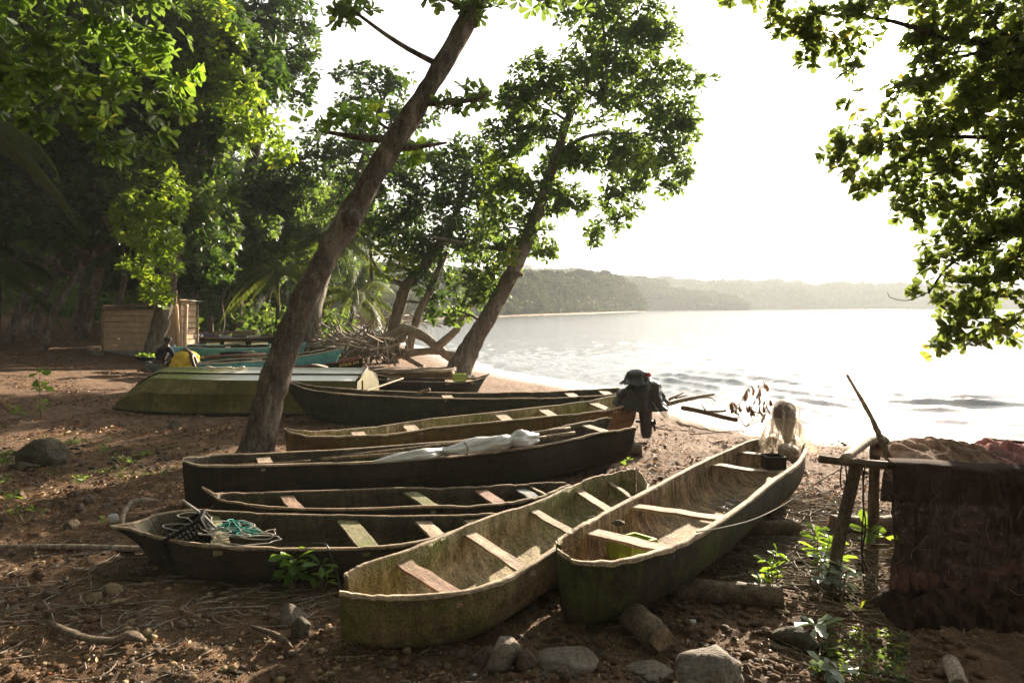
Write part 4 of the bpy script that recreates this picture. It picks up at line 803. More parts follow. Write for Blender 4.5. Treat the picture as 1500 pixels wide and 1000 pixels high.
# ------------------------------------------------------------------ shed
def gfull(x, y):
    x = np.atleast_1d(np.asarray(x, float)); y = np.atleast_1d(np.asarray(y, float)); return gf(x[None], y[None])[0][0]
def shed():
    Yf = 26.5; a = W(152, 517, Yf); b_ = W(264, 520, Yf-.4); gzv = min(gz1(a[0], a[1]), gz1(b_[0], b_[1])); a[2] = b_[2] = gzv
    T = thing('shed', 'low shed of horizontal boards over corrugated tin, at the edge of the wood', 'shed', a)
    e = unit(b_-a); s = np.array([-e[1], e[0], 0]); Lf = np.linalg.norm(b_-a); zl = H-(452-450)/1000*Yf; zr = H-(443-450)/1000*Yf; g = np.random.default_rng(2)
    def wall(p0, ax, ln, out, zt0, zt1, nm, tin=True):
        mb = MB(); z = gzv+(.42 if tin else -.05); k = 0
        while z < max(zt0, zt1)-.04:
            h = .20+g.random()*.05; x1 = ln
            zz = min(z+h, zt0) if False else z+h
            if zt0 != zt1 and zz > min(zt0, zt1): # last boards cut to slope
                x0 = 0 if zt0 > zt1 else ln*np.clip((zz-zt0)/(zt1-zt0), 0, .95); c = p0+ax*((x0+x1)/2)+out*.02*(k % 2)+[0, 0, z-gzv+h/2-.01]
            else: x0 = 0; c = p0+ax*(ln/2)+out*.02*(k % 2)+[0, 0, z-gzv+h/2]
            c = c+[0, 0, g.normal(0, .004)]; mb.box(c, x1-x0, .03, h-.035, ax, (0, 0, 1), .006); mb.uv[-1][:, 1] += k*1.3; k += 1; z += h
        o = mb.build(nm, M['board'], T, smooth=False)
        if tin:
            tm = MB(); n = 26; zz = np.linspace(-.05, .43, n*3); rows = []
            for q in zz: off = out*(.03+.012*math.sin(q/.48*2*math.pi*9)); rows.append([p0+ax*x+off+[0, 0, q] for x in np.linspace(-.02, ln+.02, 6)])
            tm.grid(np.array(rows)); tm.build('tin_skirt', M['tin'], T)
    wall(a, e, Lf, -s, zl, zr, 'front_wall'); c1 = a+e*Lf; wall(c1, s, 1.0, e, zr, zr-.1, 'side_wall', False)
    wall(a+s*1.0, e, Lf, s, zl, zr-.1, 'back_wall', False); wall(a, s, 1.0, -e, zl, zl, 'side_wall', False)
    for p, h in ((a-s*.03-e*.03, zl-gzv), (c1-s*.04+e*.05, zr-gzv), (c1+s*1.05+e*.05, zr-gzv-.1), (a+s*1.05-e*.03, zl-gzv)):
        mb = MB(); mb.tube([p+[0, 0, -.1], p+[0, 0, h]], .05, 8, .1); mb.build('corner_post', M['thwart'], T)
    rf = MB(); rows = []
    for i in range(80):
        u = -.25+(Lf+.55)*i/79; rows.append([a+e*u+s*v+[0, 0, (zl-gzv)+(zr-zl)*u/Lf+.05+.012*math.sin(i*1.5)-.02*v] for v in (-.22, .4, .9, 1.25)])
    rf.grid(np.array(rows)); r = rf.build('roof', M['tin'], T); m = r.modifiers.new('thick', 'SOLIDIFY'); m.thickness = .012
    return T
shed()
def stick(label, path, r0, r1, mat='stick', name='stick', cat='stick', sides=8, wob=.15, group=None, n=14, world=False):
    q = catmull([a if world else (P(*a[:3]) if len(a) == 3 else W(*a[:3])) for a in path], n); mb = MB(); mb.tube(q, np.linspace(r0, r1, n), sides, wob)
    return tag(mb.build(name, M[mat]), label, cat, group)
for px, lean, lb in ((262,-4,'rough slab leaning on the right end of the shed'),(270,3,'upright reddish slab at the right corner of the shed'),(253,6,'thin pole propped against the shed beside the pale trunk')):
    stick(lb, [W(px, 521, 25.3), W(px+lean*.5, 480, 25.5), W(px+lean, 446 if px != 253 else 425, 25.7)], .09 if px > 255 else .035, .07 if px > 255 else .02, 'board', 'leaning_pole', 'pole', world=True)
stick('short red-brown post standing behind the brown boat', [W(309, 488, 31), W(309, 474, 31), W(308, 463, 31)], .12, .11, 'log', 'short_post', 'post', world=True)
# ------------------------------------------------------------------ rocks, logs, driftwood
import bmesh
def ico(sub):
    bm = bmesh.new(); bmesh.ops.create_icosphere(bm, subdivisions=sub, radius=1); V = np.array([v.co[:] for v in bm.verts]); F = [tuple(v.index for v in f.verts) for f in bm.faces]; bm.free(); return V, F
ICO = {k: ico(k) for k in (2, 3, 4)}
def rock_v(dim, seed, sub=4, facets=9, rough=.06):
    facets = int(facets*1.7)
    g = np.random.default_rng(seed); V, F = ICO[sub]; nn = unit(g.normal(size=(facets, 3))); cc = .55+.28*g.random(facets)
    d = V@nn.T; r = np.where(d > .05, cc/np.maximum(d, .05), 9).min(1); r = np.minimum(r, 1.0)
    r = r*(1+rough*(fbm(V[:, 0]*9+seed, V[:, 1]*9+V[:, 2]*7, 3, seed)-.45)*1.2+rough*(fbm(V[:, 0]*3+seed, V[:, 1]*3+V[:, 2]*2.3, 4, seed)-.45)*2); return V*r[:, None]*np.array(dim), F
def rock(label, px, py, w, h, seed=1, mat='rock', d=1.0, rz=0, facets=9, name='rock', cat='rock', group=None, sink=.32, rough=.09):
    c = G(px, py); s = c[1]/1000; dim = np.array([w*s/2, w*s/2*d, h*s/2*1.25]); V, F = rock_v(dim, seed, 4, facets, rough)
    cz, sz = math.cos(rz), math.sin(rz); V = V@np.array([[cz, sz, 0], [-sz, cz, 0], [0, 0, 1]]); z0 = float(gfull(c[0], c[1]+dim[1]*.5)[0])
    V = V+[c[0], c[1]+dim[1]*.6, z0+dim[2]*(.9-sink*2)]; o = mesh_np(name, V, F, M[mat], None, (c[0], c[1]+dim[1]*.6, z0)); return tag(o, label, cat, group)
rock('large pale rounded boulder at the bottom edge, right of centre', 1048, 1042, 140, 92, 3, 'rock', .9, .2, 11)
rock('upright angular grey rock below the near tan canoe', 735, 985, 70, 54, 7, 'rock', .8, .6, 7)
rock('flat grey slab rock between the angular rock and the boulder', 832, 990, 92, 30, 9, 'rock', .9, .1, 8)
rock('flat-topped dark rock under the white-leaved seedling', 1176, 952, 78, 34, 12, 'rock_dark', .8, .1, 7)
rock('squat block of stone below the broad-leaved seedling', 424, 920, 44, 44, 14, 'rock', .9, .5, 7)
rock('darker block of stone leaning on the squat one', 438, 940, 40, 30, 15, 'rock_dark', .9, .2, 8)
rock('big mossy boulder lying on the left slope', 54, 684, 70, 46, 16, 'rock_dark', .7, .3, 5)
rock('flat slab beside the big mossy boulder', 28, 690, 50, 16, 17, 'rock_dark', .7, .1, 8)
rock('tan holed stone, left one of the tan pair', 136, 885, 28, 20, 18, 'stone_tan', .8, .1, 8)
rock('tan wedge-shaped stone, right one of the tan pair', 162, 876, 32, 20, 19, 'stone_tan', .7, -.5, 6)
rock('flat tan stone just below the tan pair', 168, 890, 26, 8, 20, 'stone_tan', .8, 0, 8)
rock('round grey stone standing under the hull of the overturned skiff', 253, 628, 24, 20, 21, 'rock', .8, 0, 9)
rock('rounded stone in the dark beside the shed', 137, 520, 24, 14, 22, 'rock', .8, 0, 9)
rock('flat rock cut by the bottom edge beside the boulder', 955, 1000, 80, 16, 24, 'rock', .7, 0, 8)
rock('pebble lying on the second thwart of the large right-hand canoe', 905, 776, 24, 10, 25, 'rock_dark', .7, 0, 10)
o = bpy.data.objects[[x.name for x in bpy.data.objects if x.get('label', '').startswith('pebble lying')][0]]; q = P(905, 770, .535); o.location = (q[0], q[1], .535); 
V, F = rock_v((.062, .045, .026), 5, 3); nm = o.data; o.data = bpy.data.meshes.new('rock_small'); o.data.from_pydata((V+[0, 0, .02]).tolist(), [], F); o.data.materials.append(M['rock_dark']); bpy.data.meshes.remove(nm)
def husk(label, px, py, w, seed, group=None):
    return rock(label, px, py, w, w*.72, seed, 'husk', .8, seed*.7, 14, 'coconut_husk', 'coconut husk', group, rough=.04)
husk('half coconut husk lying open below the angular rock', 706, 975, 44, 31); husk('dark round coconut husk wedged between the angular rock and the slab', 770, 990, 46, 32)
husk('dark coconut husk among sticks at lower left', 68, 880, 30, 33); husk('small coconut husk in front of the slab rock', 826, 1004, 26, 34)
for i, (px, py, w) in enumerate(((106,734,22),(129,738,22),(157,737,18),(24,732,24),(148,710,14),(90,742,15),(100,775,30),(113,755,24),(42,690,16),(200,672,14),(233,676,12),(64,700,12))):
    husk('weathered coconut husk on the earth left of the dark canoes', px, py, w, 50+i, 'coconut husks on the left of the landing')
def log(label, a, b_, r, seed=1, mat='log', name='log', cat='log', r2=None, za=0):
    A = G(*a); B = G(*b_); A[2] = float(gfull(A[0], A[1])[0])+r*.7; B[2] = float(gfull(B[0], B[1])[0])+r*.7; mb = MB()
    u = np.linspace(0, 1, 14)[:, None]; p = A+(B-A)*u; p = p+np.stack([fbm(u[:, 0]*3+seed, u[:, 0], 3, seed)-.45]*3, 1)*[.02, .05, .03]; rad = r*(1+.22*(fbm(u[:, 0]*6, u[:, 0]+seed, 3, seed)-.45)); mb.tube(p, rad, 18, .08)
    T = thing(name, label, cat, A-[0, 0, r]); o = mb.build('bark', M[mat], T)
    ax = unit(B-A); 
    for e_, sgn in ((A, -1), (B, 1)):
        cb = MB(); th = np.linspace(0, 6.283, 19)[:-1]; up = np.array([0, 0, 1.]); sd = unit(np.cross(ax, up)); up = np.cross(sd, ax)
        rr = rad[0] if sgn < 0 else rad[-1]; c = (p[0] if sgn < 0 else p[-1])+ax*sgn*.003
        V = [c]+[c+(sd*math.cos(t_)+up*math.sin(t_))*rr*.95*(1+.05*random.random()) for t_ in th]; cb.add(V, [(0, 1+i, 1+(i+1) % 18) for i in range(18)], [(0, 0)]+[(math.cos(t_)*.1, math.sin(t_)*.02) for t_ in th]); cb.build('cut_end', M['stick'], T)
    return T
log('long roller log under the middle of the large right-hand canoe', (985, 872), (1146, 893), .088, 1)
log('thicker roller log behind it under the same canoe, nearest the palm debris', (1070, 785), (1170, 790), .095, 2)
log('log lying behind the posts of the net rack', (1218, 780), (1310, 782), .11, 3)
log('thick log pointing at the camera under the bow of the large canoe', (920, 915), (968, 962), .10, 4)
log('roller log under the stern of the long pole-carrying canoe', (885, 668), (938, 668), .11, 5)
log('pale stub of log cut by the bottom edge at right', (1392, 982), (1405, 1012), .05, 6, 'drift')
stick('long pale palm stalk lying on the ground left of the dark canoe', [(-30,801,.04),(60,800,.05),(120,801,.05),(190,803,.05),(240,806,.04)], .022, .03, 'drift')
def drift(label, pts, radii, flat=.8, mat='drift', name='driftwood', cat='driftwood', n=22, sides=12, world=False):
    q = catmull([a if world else P(*a) for a in pts], n); mb = MB(); rr = np.interp(np.linspace(0, 1, n), np.linspace(0, 1, len(radii)), radii); mb.tube(q, rr, sides, .3, flat=flat); return tag(mb.build(name, M[mat]), label, cat)
drift('twisted brown driftwood piece with knotted end at bottom left', [(70,909,.07),(100,925,.08),(130,935,.06),(165,938,.07),(190,930,.09),(212,938,.06)], [.015,.035,.03,.035,.05,.02], .6, 'log')
drift('pale curled driftwood hook behind the beak of the dark canoe', [(180,772,.06),(182,752,.12),(192,737,.18),(210,732,.2),(230,733,.18)], [.015,.022,.03,.036,.02], .7)
drift('curved dead branch lying beside the blocks of stone', [(370,918,.05),(395,926,.07),(415,936,.06),(428,948,.03)], [.012,.018,.022,.008], .9, 'log')
# drift branches at the water's edge
def wbranch(label, lst, mat='drift'):
    T = None; mb = MB()
    for pth, r0, r1 in lst: q = catmull([P(*a) for a in pth], 10); mb.tube(q, np.linspace(r0, r1, 10), 7, .2)
    return tag(mb.build('driftwood_branch', M[mat]), label, 'driftwood')
wbranch('pale forked branch sticking out behind the covered motor towards the water', [([(955,598,.12),(985,590,.25),(1015,583,.35),(1046,577,.42)],.06,.03),([(1020,582,.36),(1040,582,.34),(1048,587,.3)],.025,.01),([(955,596,.12),(985,583,.3),(1003,573,.4)],.05,.02),([(990,583,.3),(1007,578,.33)],.03,.015)])
wbranch('dark split branch lying on the sand in front of the pale forked one', [([(1000,597,.05),(1030,603,.05),(1060,611,.02),(1080,615,0)],.06,.05),([(1030,603,.08),(1060,602,.1),(1062,600,.12)],.03,.02),([(1034,601,.1),(1027,592,.25)],.02,.01)], 'log')
wbranch('thin stick lying on the sand behind the large canoe', [([(1010,636,0),(1040,634,.02),(1080,631,.02),(1112,633,0)],.012,.006)], 'stick')
def fallen():
    mb = MB(); Yd = 27
    for pth, r0, r1 in [([(548,508),(575,493),(596,484),(620,492),(640,508),(662,526)],.26,.16),([(586,482),(594,480),(600,486)],.2,.12),([(572,520),(600,517),(632,514),(668,519)],.2,.10),([(640,508),(668,484),(680,460),(700,434),(710,412)],.17,.07),([(592,522),(606,530),(620,537)],.11,.09),([(545,515),(560,510),(575,502),(592,500)],.3,.05),([(560,505),(550,498),(540,494)],.15,.05)]:
        q = catmull([W(a[0], a[1], Yd-(a[0]-600)*.01) for a in pth], 12); mb.tube(q, np.linspace(r0, r1, 12), 9, .2)
    g = np.random.default_rng(3)
    for i in range(34):
        a = np.array([560+g.normal(0, 14), 516+g.normal(0, 6)]); th = g.random()*6.28; L_ = 14+g.random()*22
        q = catmull([W(a[0], a[1], Yd), W(a[0]+math.cos(th)*L_*.5, a[1]+math.sin(th)*L_*.3-3, Yd-.5*g.random()), W(a[0]+math.cos(th)*L_, a[1]+abs(math.sin(th))*L_*.4+4, Yd-g.random())], 6); mb.tube(q, np.linspace(.10, .02, 6), 5, .2)
    return tag(mb.build('fallen_tree', M['drift'], loc=W(580, 520, Yd)), 'fallen bleached tree with root mass and crossing limbs on the shore', 'fallen tree')
fallen()
def brush(name, n, cx, cy, sx, sy, Y, sy2, r, seed, L0=.8, up=.25, mat='drift'):
    g = np.random.default_rng(seed); mb = MB()
    for i in range(n):
        c = W(cx+g.normal(0, sx), cy+g.normal(0, sy), Y+g.normal(0, sy2)); c[2] = max(c[2], gz1(c[0], c[1])+.04); d = unit(g.normal(0, 1, 3)*[1, .7, up]); L_ = L0*(.4+g.random())
        mb.tube([c-d*L_/2, c+g.normal(0, .06*L_, 3), c+d*L_/2+[0, 0, -.03]], [r, r*.8, r*.4], 4, cap=False)
    return kind(mb.build(name, M[mat]), 'stuff')
brush('driftwood_tangle', 260, 522, 504, 18, 6, 27, 1.5, .035, 1, 1.9, .5)
brush('driftwood_tangle', 120, 560, 470, 34, 3, 50, 4, .05, 2, 2.5, .4)
# ------------------------------------------------------------------ things in and on the boats
def drape(label, name, cat, top, w, h, mat, seed, flare=.3, parts=None):
    pass
def lump(mb, c, dim, folds, seed, flare=0., n=72, m=44, low=-1.0):
    """draped cover: closed at the top, open and flared at the bottom, with vertical folds"""
    g = np.random.default_rng(seed); rows = []; ph = g.random(6)*6.28
    for j in range(m):
        v = j/(m-1); z = 1-2*v; rad = math.sqrt(max(0, 1-max(0, z)**2.6)) if z > 0 else 1+flare*(-z)**1.3
        th = np.linspace(0, 2*math.pi, n+1); amp = folds*min(1, v*1.6); f = 1+amp*(np.sin(th*7+ph[0]+v*1.2)*.5+np.sin(th*11+ph[1]-v)*.35+np.sin(th*4+ph[2])*.5)+(.12+folds*1.6)*(fbm(np.cos(th)*2.6+seed, np.sin(th)*2.6+v*5, 4, seed)-.45)
        rag = (.06*np.sin(th*9+ph[3])+.05*np.sin(th*5+ph[4]))*max(0, v-.8)*5
        rows.append(np.stack([c[0]+np.cos(th)*rad*dim[0]*f, c[1]+np.sin(th)*rad*dim[1]*f, c[2]+(z+rag)*dim[2]], 1))
    mb.grid(np.array(rows)); return mb
c = W(942, 575, 12.0)
T = thing('outboard_motor', 'outboard motor under torn black plastic sheet with red rag, on the ochre canoe stern', 'outboard motor', (c[0], c[1], .3))
mb = MB(); lump(mb, W(944, 576, 12), (.31, .26, .27), .26, 3, .35); lump(mb, W(919, 580, 12.1), (.20, .2, .15), .2, 4, .3); mb.build('cover', M['tarp_dark'], T)
mb = MB(); lump(mb, W(934, 551, 12), (.20, .17, .13), .08, 5, .5); mb.build('hood', M['tarp_dark'], T)
mb = MB(); q = catmull([W(945, 595, 12), W(946, 615, 12), W(947, 641, 12)], 8); mb.tube(q, [.09, .085, .08, .075, .07, .07, .07, .05], 10, .05, flat=1.5); mb.box(W(944, 617, 12), .30, .10, .03); mb.build('leg', M['motor'], T)
mb = MB()
for k in range(3): th = k*2.09+.3; mb.box(W(955, 621, 12)+[.04, math.cos(th)*.07, math.sin(th)*.07], .03, .10, .06, (1, .2*math.cos(th), .2), (0, -math.sin(th), math.cos(th)))
mb.tube([W(948, 621, 12), W(958, 621, 12)], .035, 8); mb.build('propeller', M['motor'], T)
mb = MB(); lump(mb, W(950, 548, 11.85), (.035, .04, .035), .2, 8); mb.build('rag', M['red'], T)
mb = MB(); q = catmull([W(958, 588, 11.8), W(965, 598, 11.7), W(972, 603, 11.7), (W(977, 612, 11.7))], 8); mb.tube(q, np.linspace(.05, .12, 8), 8, .5, flat=.3); mb.build('pale_flap', M['net_pale'], T)
c = W(1150, 615, 8.45)
T = thing('outboard_motor', 'outboard motor wrapped in thin clear plastic and pale net, on the large canoe stern', 'outboard motor', (c[0], c[1], .5))
mb = MB(); lump(mb, W(1150, 608, 8.45), (.14, .125, .18), .03, 11, -.35); mb.build('casing', M['casing'], T)
mb = MB(); lump(mb, W(1151, 610, 8.45), (.165, .17, .215), .22, 12, .05); mb.build('plastic_wrap', M['film'], T)
mb = MB(); lump(mb, W(1148, 634, 8.40), (.23, .20, .20), .26, 13, .55); mb.build('net_skirt', M['net_pale'], T)
mb = MB(); mb.tube(catmull([W(1150, 620, 8.5), W(1158, 650, 8.6), W(1164, 676, 8.7)], 6), [.08, .08, .07, .07, .06, .05], 8); mb.build('leg', M['motor'], T)
def crate(label, c, dim, rz, mat, tilt=0, name='crate', ns=5):
    T = thing(name, label, 'crate', c); mb = MB(); x, y, z = np.array(dim)/2; bs = []
    def bar(p, q, r=.008): mb.box((np.array(p)+q)/2, np.linalg.norm(np.array(q)-p), r*2, r*2, np.array(q)-np.array(p), (0, 0, 1) if abs((np.array(q)-p)[2]) < .01 else (1, 0, 0))
    for sx in (-1, 1):
        for sy in (-1, 1): bar((sx*x, sy*y, -z), (sx*x, sy*y, z), .014)
    for zz, r in ((z, .014), (-z, .012), (0, .008)):
        for s_ in (-1, 1): bar((-x, s_*y, zz), (x, s_*y, zz), r); bar((s_*x, -y, zz), (s_*x, y, zz), r)
    for k in range(1, ns*2):
        f = -1+k/ns
        for s_ in (-1, 1): bar((f*x, s_*y, -z), (f*x, s_*y, z), .006); bar((s_*x, f*y, -z), (s_*x, f*y, z), .006)
    mb.box((0, 0, -z+.002), 2*x*.98, 2*y*.98, .008)
    R_ = np.array(Matrix.Rotation(rz, 3, 'Z')@Matrix.Rotation(tilt, 3, 'Y')); mb.v = [v@R_.T+np.array(c) for v in mb.v]; mb.build('basket', M[mat], T, smooth=False); return T
cc = P(277, 768, .42); crate('black slatted plastic crate tilted up in the bow of the dark beaked canoe', cc+[0, 0, -.10], (.34, .28, .2), .3, 'crate_k', -.5)
crate('small green plastic crate sitting on the small dark canoe', P(673, 556, .42)+[0, 0, .06], (.30, .25, .16), .2, 'crate_g')
cc = P(935, 812, .27); crate('yellow-green plastic crate lying inside the bow of the large canoe', cc+[-.02, .15, -.0], (.34, .22, .14), .75, 'crate_g', .1, ns=6)
def tangle(mb, c, dim, n, r, seed, step=.35):
    g = np.random.default_rng(seed); p = [np.array(c)]; v = unit(g.normal(size=3))
    for i in range(n):
        v = unit(v+g.normal(0, .55, 3)*[1, 1, .6]-(p[-1]-c)/np.array(dim)*.35); p.append(p[-1]+v*np.array(dim)*step)
    q = catmull(p, n*3); mb.tube(q, r, 5, cap=False)
T = thing('rope_heap', 'tangled heap of grey and teal rope beside the black crate in the dark beaked canoe', 'rope', P(335, 780, .33))
c0 = P(310, 768, .41); c1 = P(362, 786, .37)
for k, (c, dm, n, sd) in enumerate(((c0, (.20,.14,.07), 60, 1), (c1, (.24,.10,.04), 60, 2), ((c0+c1)/2, (.30,.12,.06), 50, 3))): mb = MB(); tangle(mb, c, dm, n, .0048, sd); mb.build('grey_rope', M['rope_g'], T)
for k, (c, dm, n, sd) in enumerate((((c0*2+c1)/3+[.05, 0, .0], (.16,.11,.06), 50, 11), ((c0+c1)/2+[0, .02, -.01], (.20,.09,.04), 50, 12))): mb = MB(); tangle(mb, c, dm, n, .0048, sd); mb.build('teal_rope', M['rope_t'], T)
mb = MB(); mb.tube(catmull([P(268, 733, .52), P(285, 745, .50), P(300, 757, .46), P(318, 775, .40)], 10), .012, 6); mb.build('rope_end', M['rope_g'], T)
stick('dark strap hanging over the near side of the dark beaked canoe', [P(455, 795, .36), P(470, 795, .37), P(479, 799, .365), P(485, 815, .28), P(495, 845, .12), P(498, 868, .05)], .006, .007, 'motor', 'strap', 'strap', world=True)
stick('white rope bits knotted over the rail between the two nearest canoes', [P(862, 760, .32), P(868, 756, .34), P(873, 759, .32), P(869, 763, .31)], .008, .008, 'drift', 'rope_bit', 'rope', world=True)
# poles and wrapped bundle
for i, (a, b2) in enumerate((([500,668,.50],[835,627,.58]), ([470,672,.50],[690,655,.52]), ([640,660,.53],[842,634,.62]), ([560,669,.50],[800,640,.60]), ([345,680,.50],[455,674,.5]))):
    stick(['long thin pole farthest in of those in the pole-carrying canoe','pole whose end shows under the grey bundle','thick pole sticking out beyond the tied end of the bundle','second pole sticking out beyond the bundle, shorter','thin stick in the bow of the pole-carrying canoe'][i], [P(*a), (P(*a)+P(*b2))/2+[0, 0, -.01], P(*b2)], .018 if i != 4 else .01, .025 if i != 4 else .01, 'stick', 'pole', 'pole', world=True)
def bundle():
    pts = [P(548,676,.53), P(580,671,.56), (P(620,665,.58)), P(648,661,.55), P(662,660,.58), P(700,652,.62), P(735,647,.64), P(750,645,.60), P(762,643,.66), P(783,641,.64)]
    n = 150; q = catmull(pts, n); t = np.linspace(0, 1, n); rad = np.interp(t, np.linspace(0, 1, 10), [.02, .055, .075, .06, .07, .105, .11, .075, .12, .09]); T_ = unit(np.gradient(q, axis=0)); m = 48; rows = []
    for i in range(n):
        u = unit(np.cross(T_[i], [0, 0, 1.])); b_ = np.cross(u, T_[i]); th = np.linspace(0, 2*math.pi, m+1); tw = t[i]*9
        f = 1+.10*np.sin(th*3+tw*2)+.07*np.sin(th*5-tw*3)+.55*(fbm(np.cos(th)*2.4+t[i]*26, np.sin(th)*2.4+t[i]*5, 4, 5)-.45)
        rows.append(q[i]+(np.cos(th)*f*rad[i])[:, None]*u+(np.sin(th)*f*rad[i]*.8)[:, None]*b_)
    mb = MB(); mb.grid(np.array(rows)); T = thing('wrapped_bundle', 'long bundle wrapped in crumpled grey-white plastic sheet inside the pole-carrying canoe', 'bundle', P(700, 665, .5))
    mb.build('sheet', M['tarp'], T)
    for k in (.5, .80): i = int(k*n); mb = MB(); u = unit(np.cross(T_[i], [0, 0, 1.])); b_ = np.cross(u, T_[i]); th = np.linspace(0, 6.28, 16); mb.tube(q[i]+np.cos(th)[:, None]*u*rad[i]*1.1+np.sin(th)[:, None]*b_*rad[i]*.95, .008, 5); mb.build('tie', M['rope_g'], T)
bundle()
# poles on the far dark-green and small canoes
for lb, a, b2, r in (('thin pole leaning from the olive canoe rail towards the small dark canoe', (535,573,.64), (590,554,.62), .02), ('short stub of pole resting on the olive canoe rail', (612,576,.64), (630,570,.72), .035)):
    stick(lb, [P(*a), (P(*a)+P(*b2))/2, P(*b2)], r, r, 'stick', 'pole', 'pole', world=True)
stick('short upright stick behind the olive canoe', [W(531, 574, 13.6), W(531, 566, 13.6), W(531, 557, 13.6)], .02, .02, 'stick', 'upright_stick', 'stick', world=True)
# dead fronds over the brown canoe
mb = MB(); g = np.random.default_rng(4)
for i in range(70):
    a = 490+g.random()*120; L_ = 60+g.random()*50; y0 = 545+g.random()*3; q = [P(a, y0, .42+g.random()*.08), P(a+L_*.5, y0-2-g.random()*2, .50+g.random()*.12), P(min(a+L_, 668), y0-6-g.random()*4+2, .44+g.random()*.1)]; mb.tube(catmull(q, 5), [.012]*5, 3, cap=False)
tag(mb.build('dead_palm_frond', M['stick']), 'dry brown palm frond thrown over the half-buried brown canoe', 'palm frond')
# junk in the boats behind
for lb, pts_, r_, m_ in (('brown tarpaulin bundle lying in the swept-bow turquoise boat', [(305,522.5,.80),(330,521.5,.84),(360,520.5,.86),(388,519,.86)], .12, 'thwart_red'), ('dark cloth heap on the swept-bow turquoise boat', [(325,517.5,.95),(345,516.5,.98),(360,516,.96)], .08, 'navy'), ('dark plank across the bow of the swept-bow turquoise boat', [(455,511.5,1.0),(475,509.5,1.04),(489,507.5,1.06)], .06, 'hull_dark')):
    mb = MB(); mb.tube(catmull([P(*a) for a in pts_], 10), r_, 9, .4, flat=.5); tag(mb.build('boat_load', M[m_]), lb, 'boat load')
stick('long pole laid across the brown boat by the shed', [P(280,488.5,1.1), P(330,487,1.15), P(378,485.5,1.2)], .05, .07, 'drift', 'pole', 'pole', world=True)
stick('pole leaning across the small olive lettered boat', [P(455,534,.75), P(468,535,.7), P(480,538,.5)], .03, .03, 'drift', 'pole', 'pole', world=True)
stick('thin pole from the turquoise boats to the skiff', [P(372,515,.78), P(330,519,.7), P(290,524,.6)], .035, .03, 'stick', 'pole', 'pole', world=True)
# things in the large canoe stern
T = thing('wooden_box', 'dark open wooden box on the stern thwart of the large canoe', 'box', P(1132, 682, .60)); mb = MB(); c = P(1133, 676, .62)
for dx, dy, sx, sy in ((0, -.09, .2, .02), (0, .09, .2, .02), (-.1, 0, .02, .16), (.1, 0, .02, .16)): mb.box(c+[dx, dy, 0], sx, sy, .14)
mb.box(c+[0, 0, -.06], .18, .16, .02); mb.build('body', M['hull_dark'], T, smooth=False)
mb = MB(); lump(mb, P(1155, 659, .68), (.10, .17, .07), .05, 21, .0); tag(mb.build('net_float', M['thwart']), 'pale wooden float lying in the stern of the large canoe', 'float')
mb = MB(); tangle(mb, P(1072, 742, .22)+[0, .0, 0], (.20,.22,.03), 150, .007, 31); tag(mb.build('cord_heap', M['rope_g']), 'pale tangle of cord on the floor of the large canoe', 'cord')
stick('thin line running from the large canoe rail to the net rack', [P(1020,779,.57), P(1060,772,.55), P(1105,760,.50), P(1150,738,.50), P(1200,705,.66), P(1250,676,1.0)], .005, .005, 'rope_g', 'line', 'rope', world=True, n=24)
# ------------------------------------------------------------------ people behind the skiff
def skin_fig(name, joints, edges, rad, mat, parent, sub=2):
    me = bpy.data.meshes.new(name); base = BASE[parent.name]; me.from_pydata([tuple(np.array(j)-base) for j in joints], edges, []); me.materials.append(mat); o = bpy.data.objects.new(name, me); COL.objects.link(o); o.parent = parent
    m = o.modifiers.new('skin', 'SKIN')
    for i, r in enumerate(rad): me.skin_vertices[0].data[i].radius = (r, r)
    me.skin_vertices[0].data[0].use_root = True; m.use_smooth_shade = True; s_ = o.modifiers.new('sub', 'SUBSURF'); s_.levels = sub; s_.render_levels = sub; return o
def WP(px, py, dy=0): return W(px, py, 22.5+dy)
T = thing('person', 'person in dark clothes and dark cap crouching beside the overturned skiff', 'person', (WP(236, 548)[0], 22.5, gz1(WP(236, 548)[0], 22.5)))
j = [WP(233,536), WP(236,527), WP(240,516), WP(243,509), WP(245,504), WP(245.5,499), WP(246,495), WP(234,512,.15), WP(229,522,.1), WP(233,531,-.1), WP(236,535,-.15), WP(250,513,-.1), WP(255,523,-.15), WP(260,532,-.2), WP(263,534,-.22), WP(226,538,.1), WP(216,531,.1), WP(212,541,.1), WP(207,543,.1), WP(229,538,-.15), WP(218,534,-.2), WP(216,544,-.2), WP(211,545,-.2)]
e = [(0,1),(1,2),(2,3),(3,4),(4,5),(5,6),(3,7),(7,8),(8,9),(9,10),(3,11),(11,12),(12,13),(13,14),(0,15),(15,16),(16,17),(17,18),(0,19),(19,20),(20,21),(21,22)]
skin_fig('body', j, e, [.15,.14,.16,.10,.055,.095,.085,.065,.05,.04,.035,.065,.05,.04,.035,.10,.075,.055,.04,.10,.075,.055,.04], M['skin'], T)
skin_fig('shirt', [j[0], j[1], j[2], j[3], j[7], j[8], j[11], j[12]], [(0,1),(1,2),(2,3),(3,4),(4,5),(3,6),(6,7)], [.17,.165,.185,.12,.085,.065,.085,.065], M['navy'], T)
skin_fig('trousers', [j[0], j[15], j[16], j[17], j[19], j[20], j[21]], [(0,1),(1,2),(2,3),(0,4),(4,5),(5,6)], [.17,.12,.095,.07,.12,.095,.07], M['grey_c'], T)
mb = MB(); lump(mb, WP(246, 496.5), (.115, .125, .07), .02, 41, .1); mb.build('cap', M['black_c'], T)
T = thing('person', 'person bent over with a bright yellow shirt on their back, behind the skiff', 'person', (WP(272, 545)[0], 22.5, gz1(WP(272, 545)[0], 22.5)))
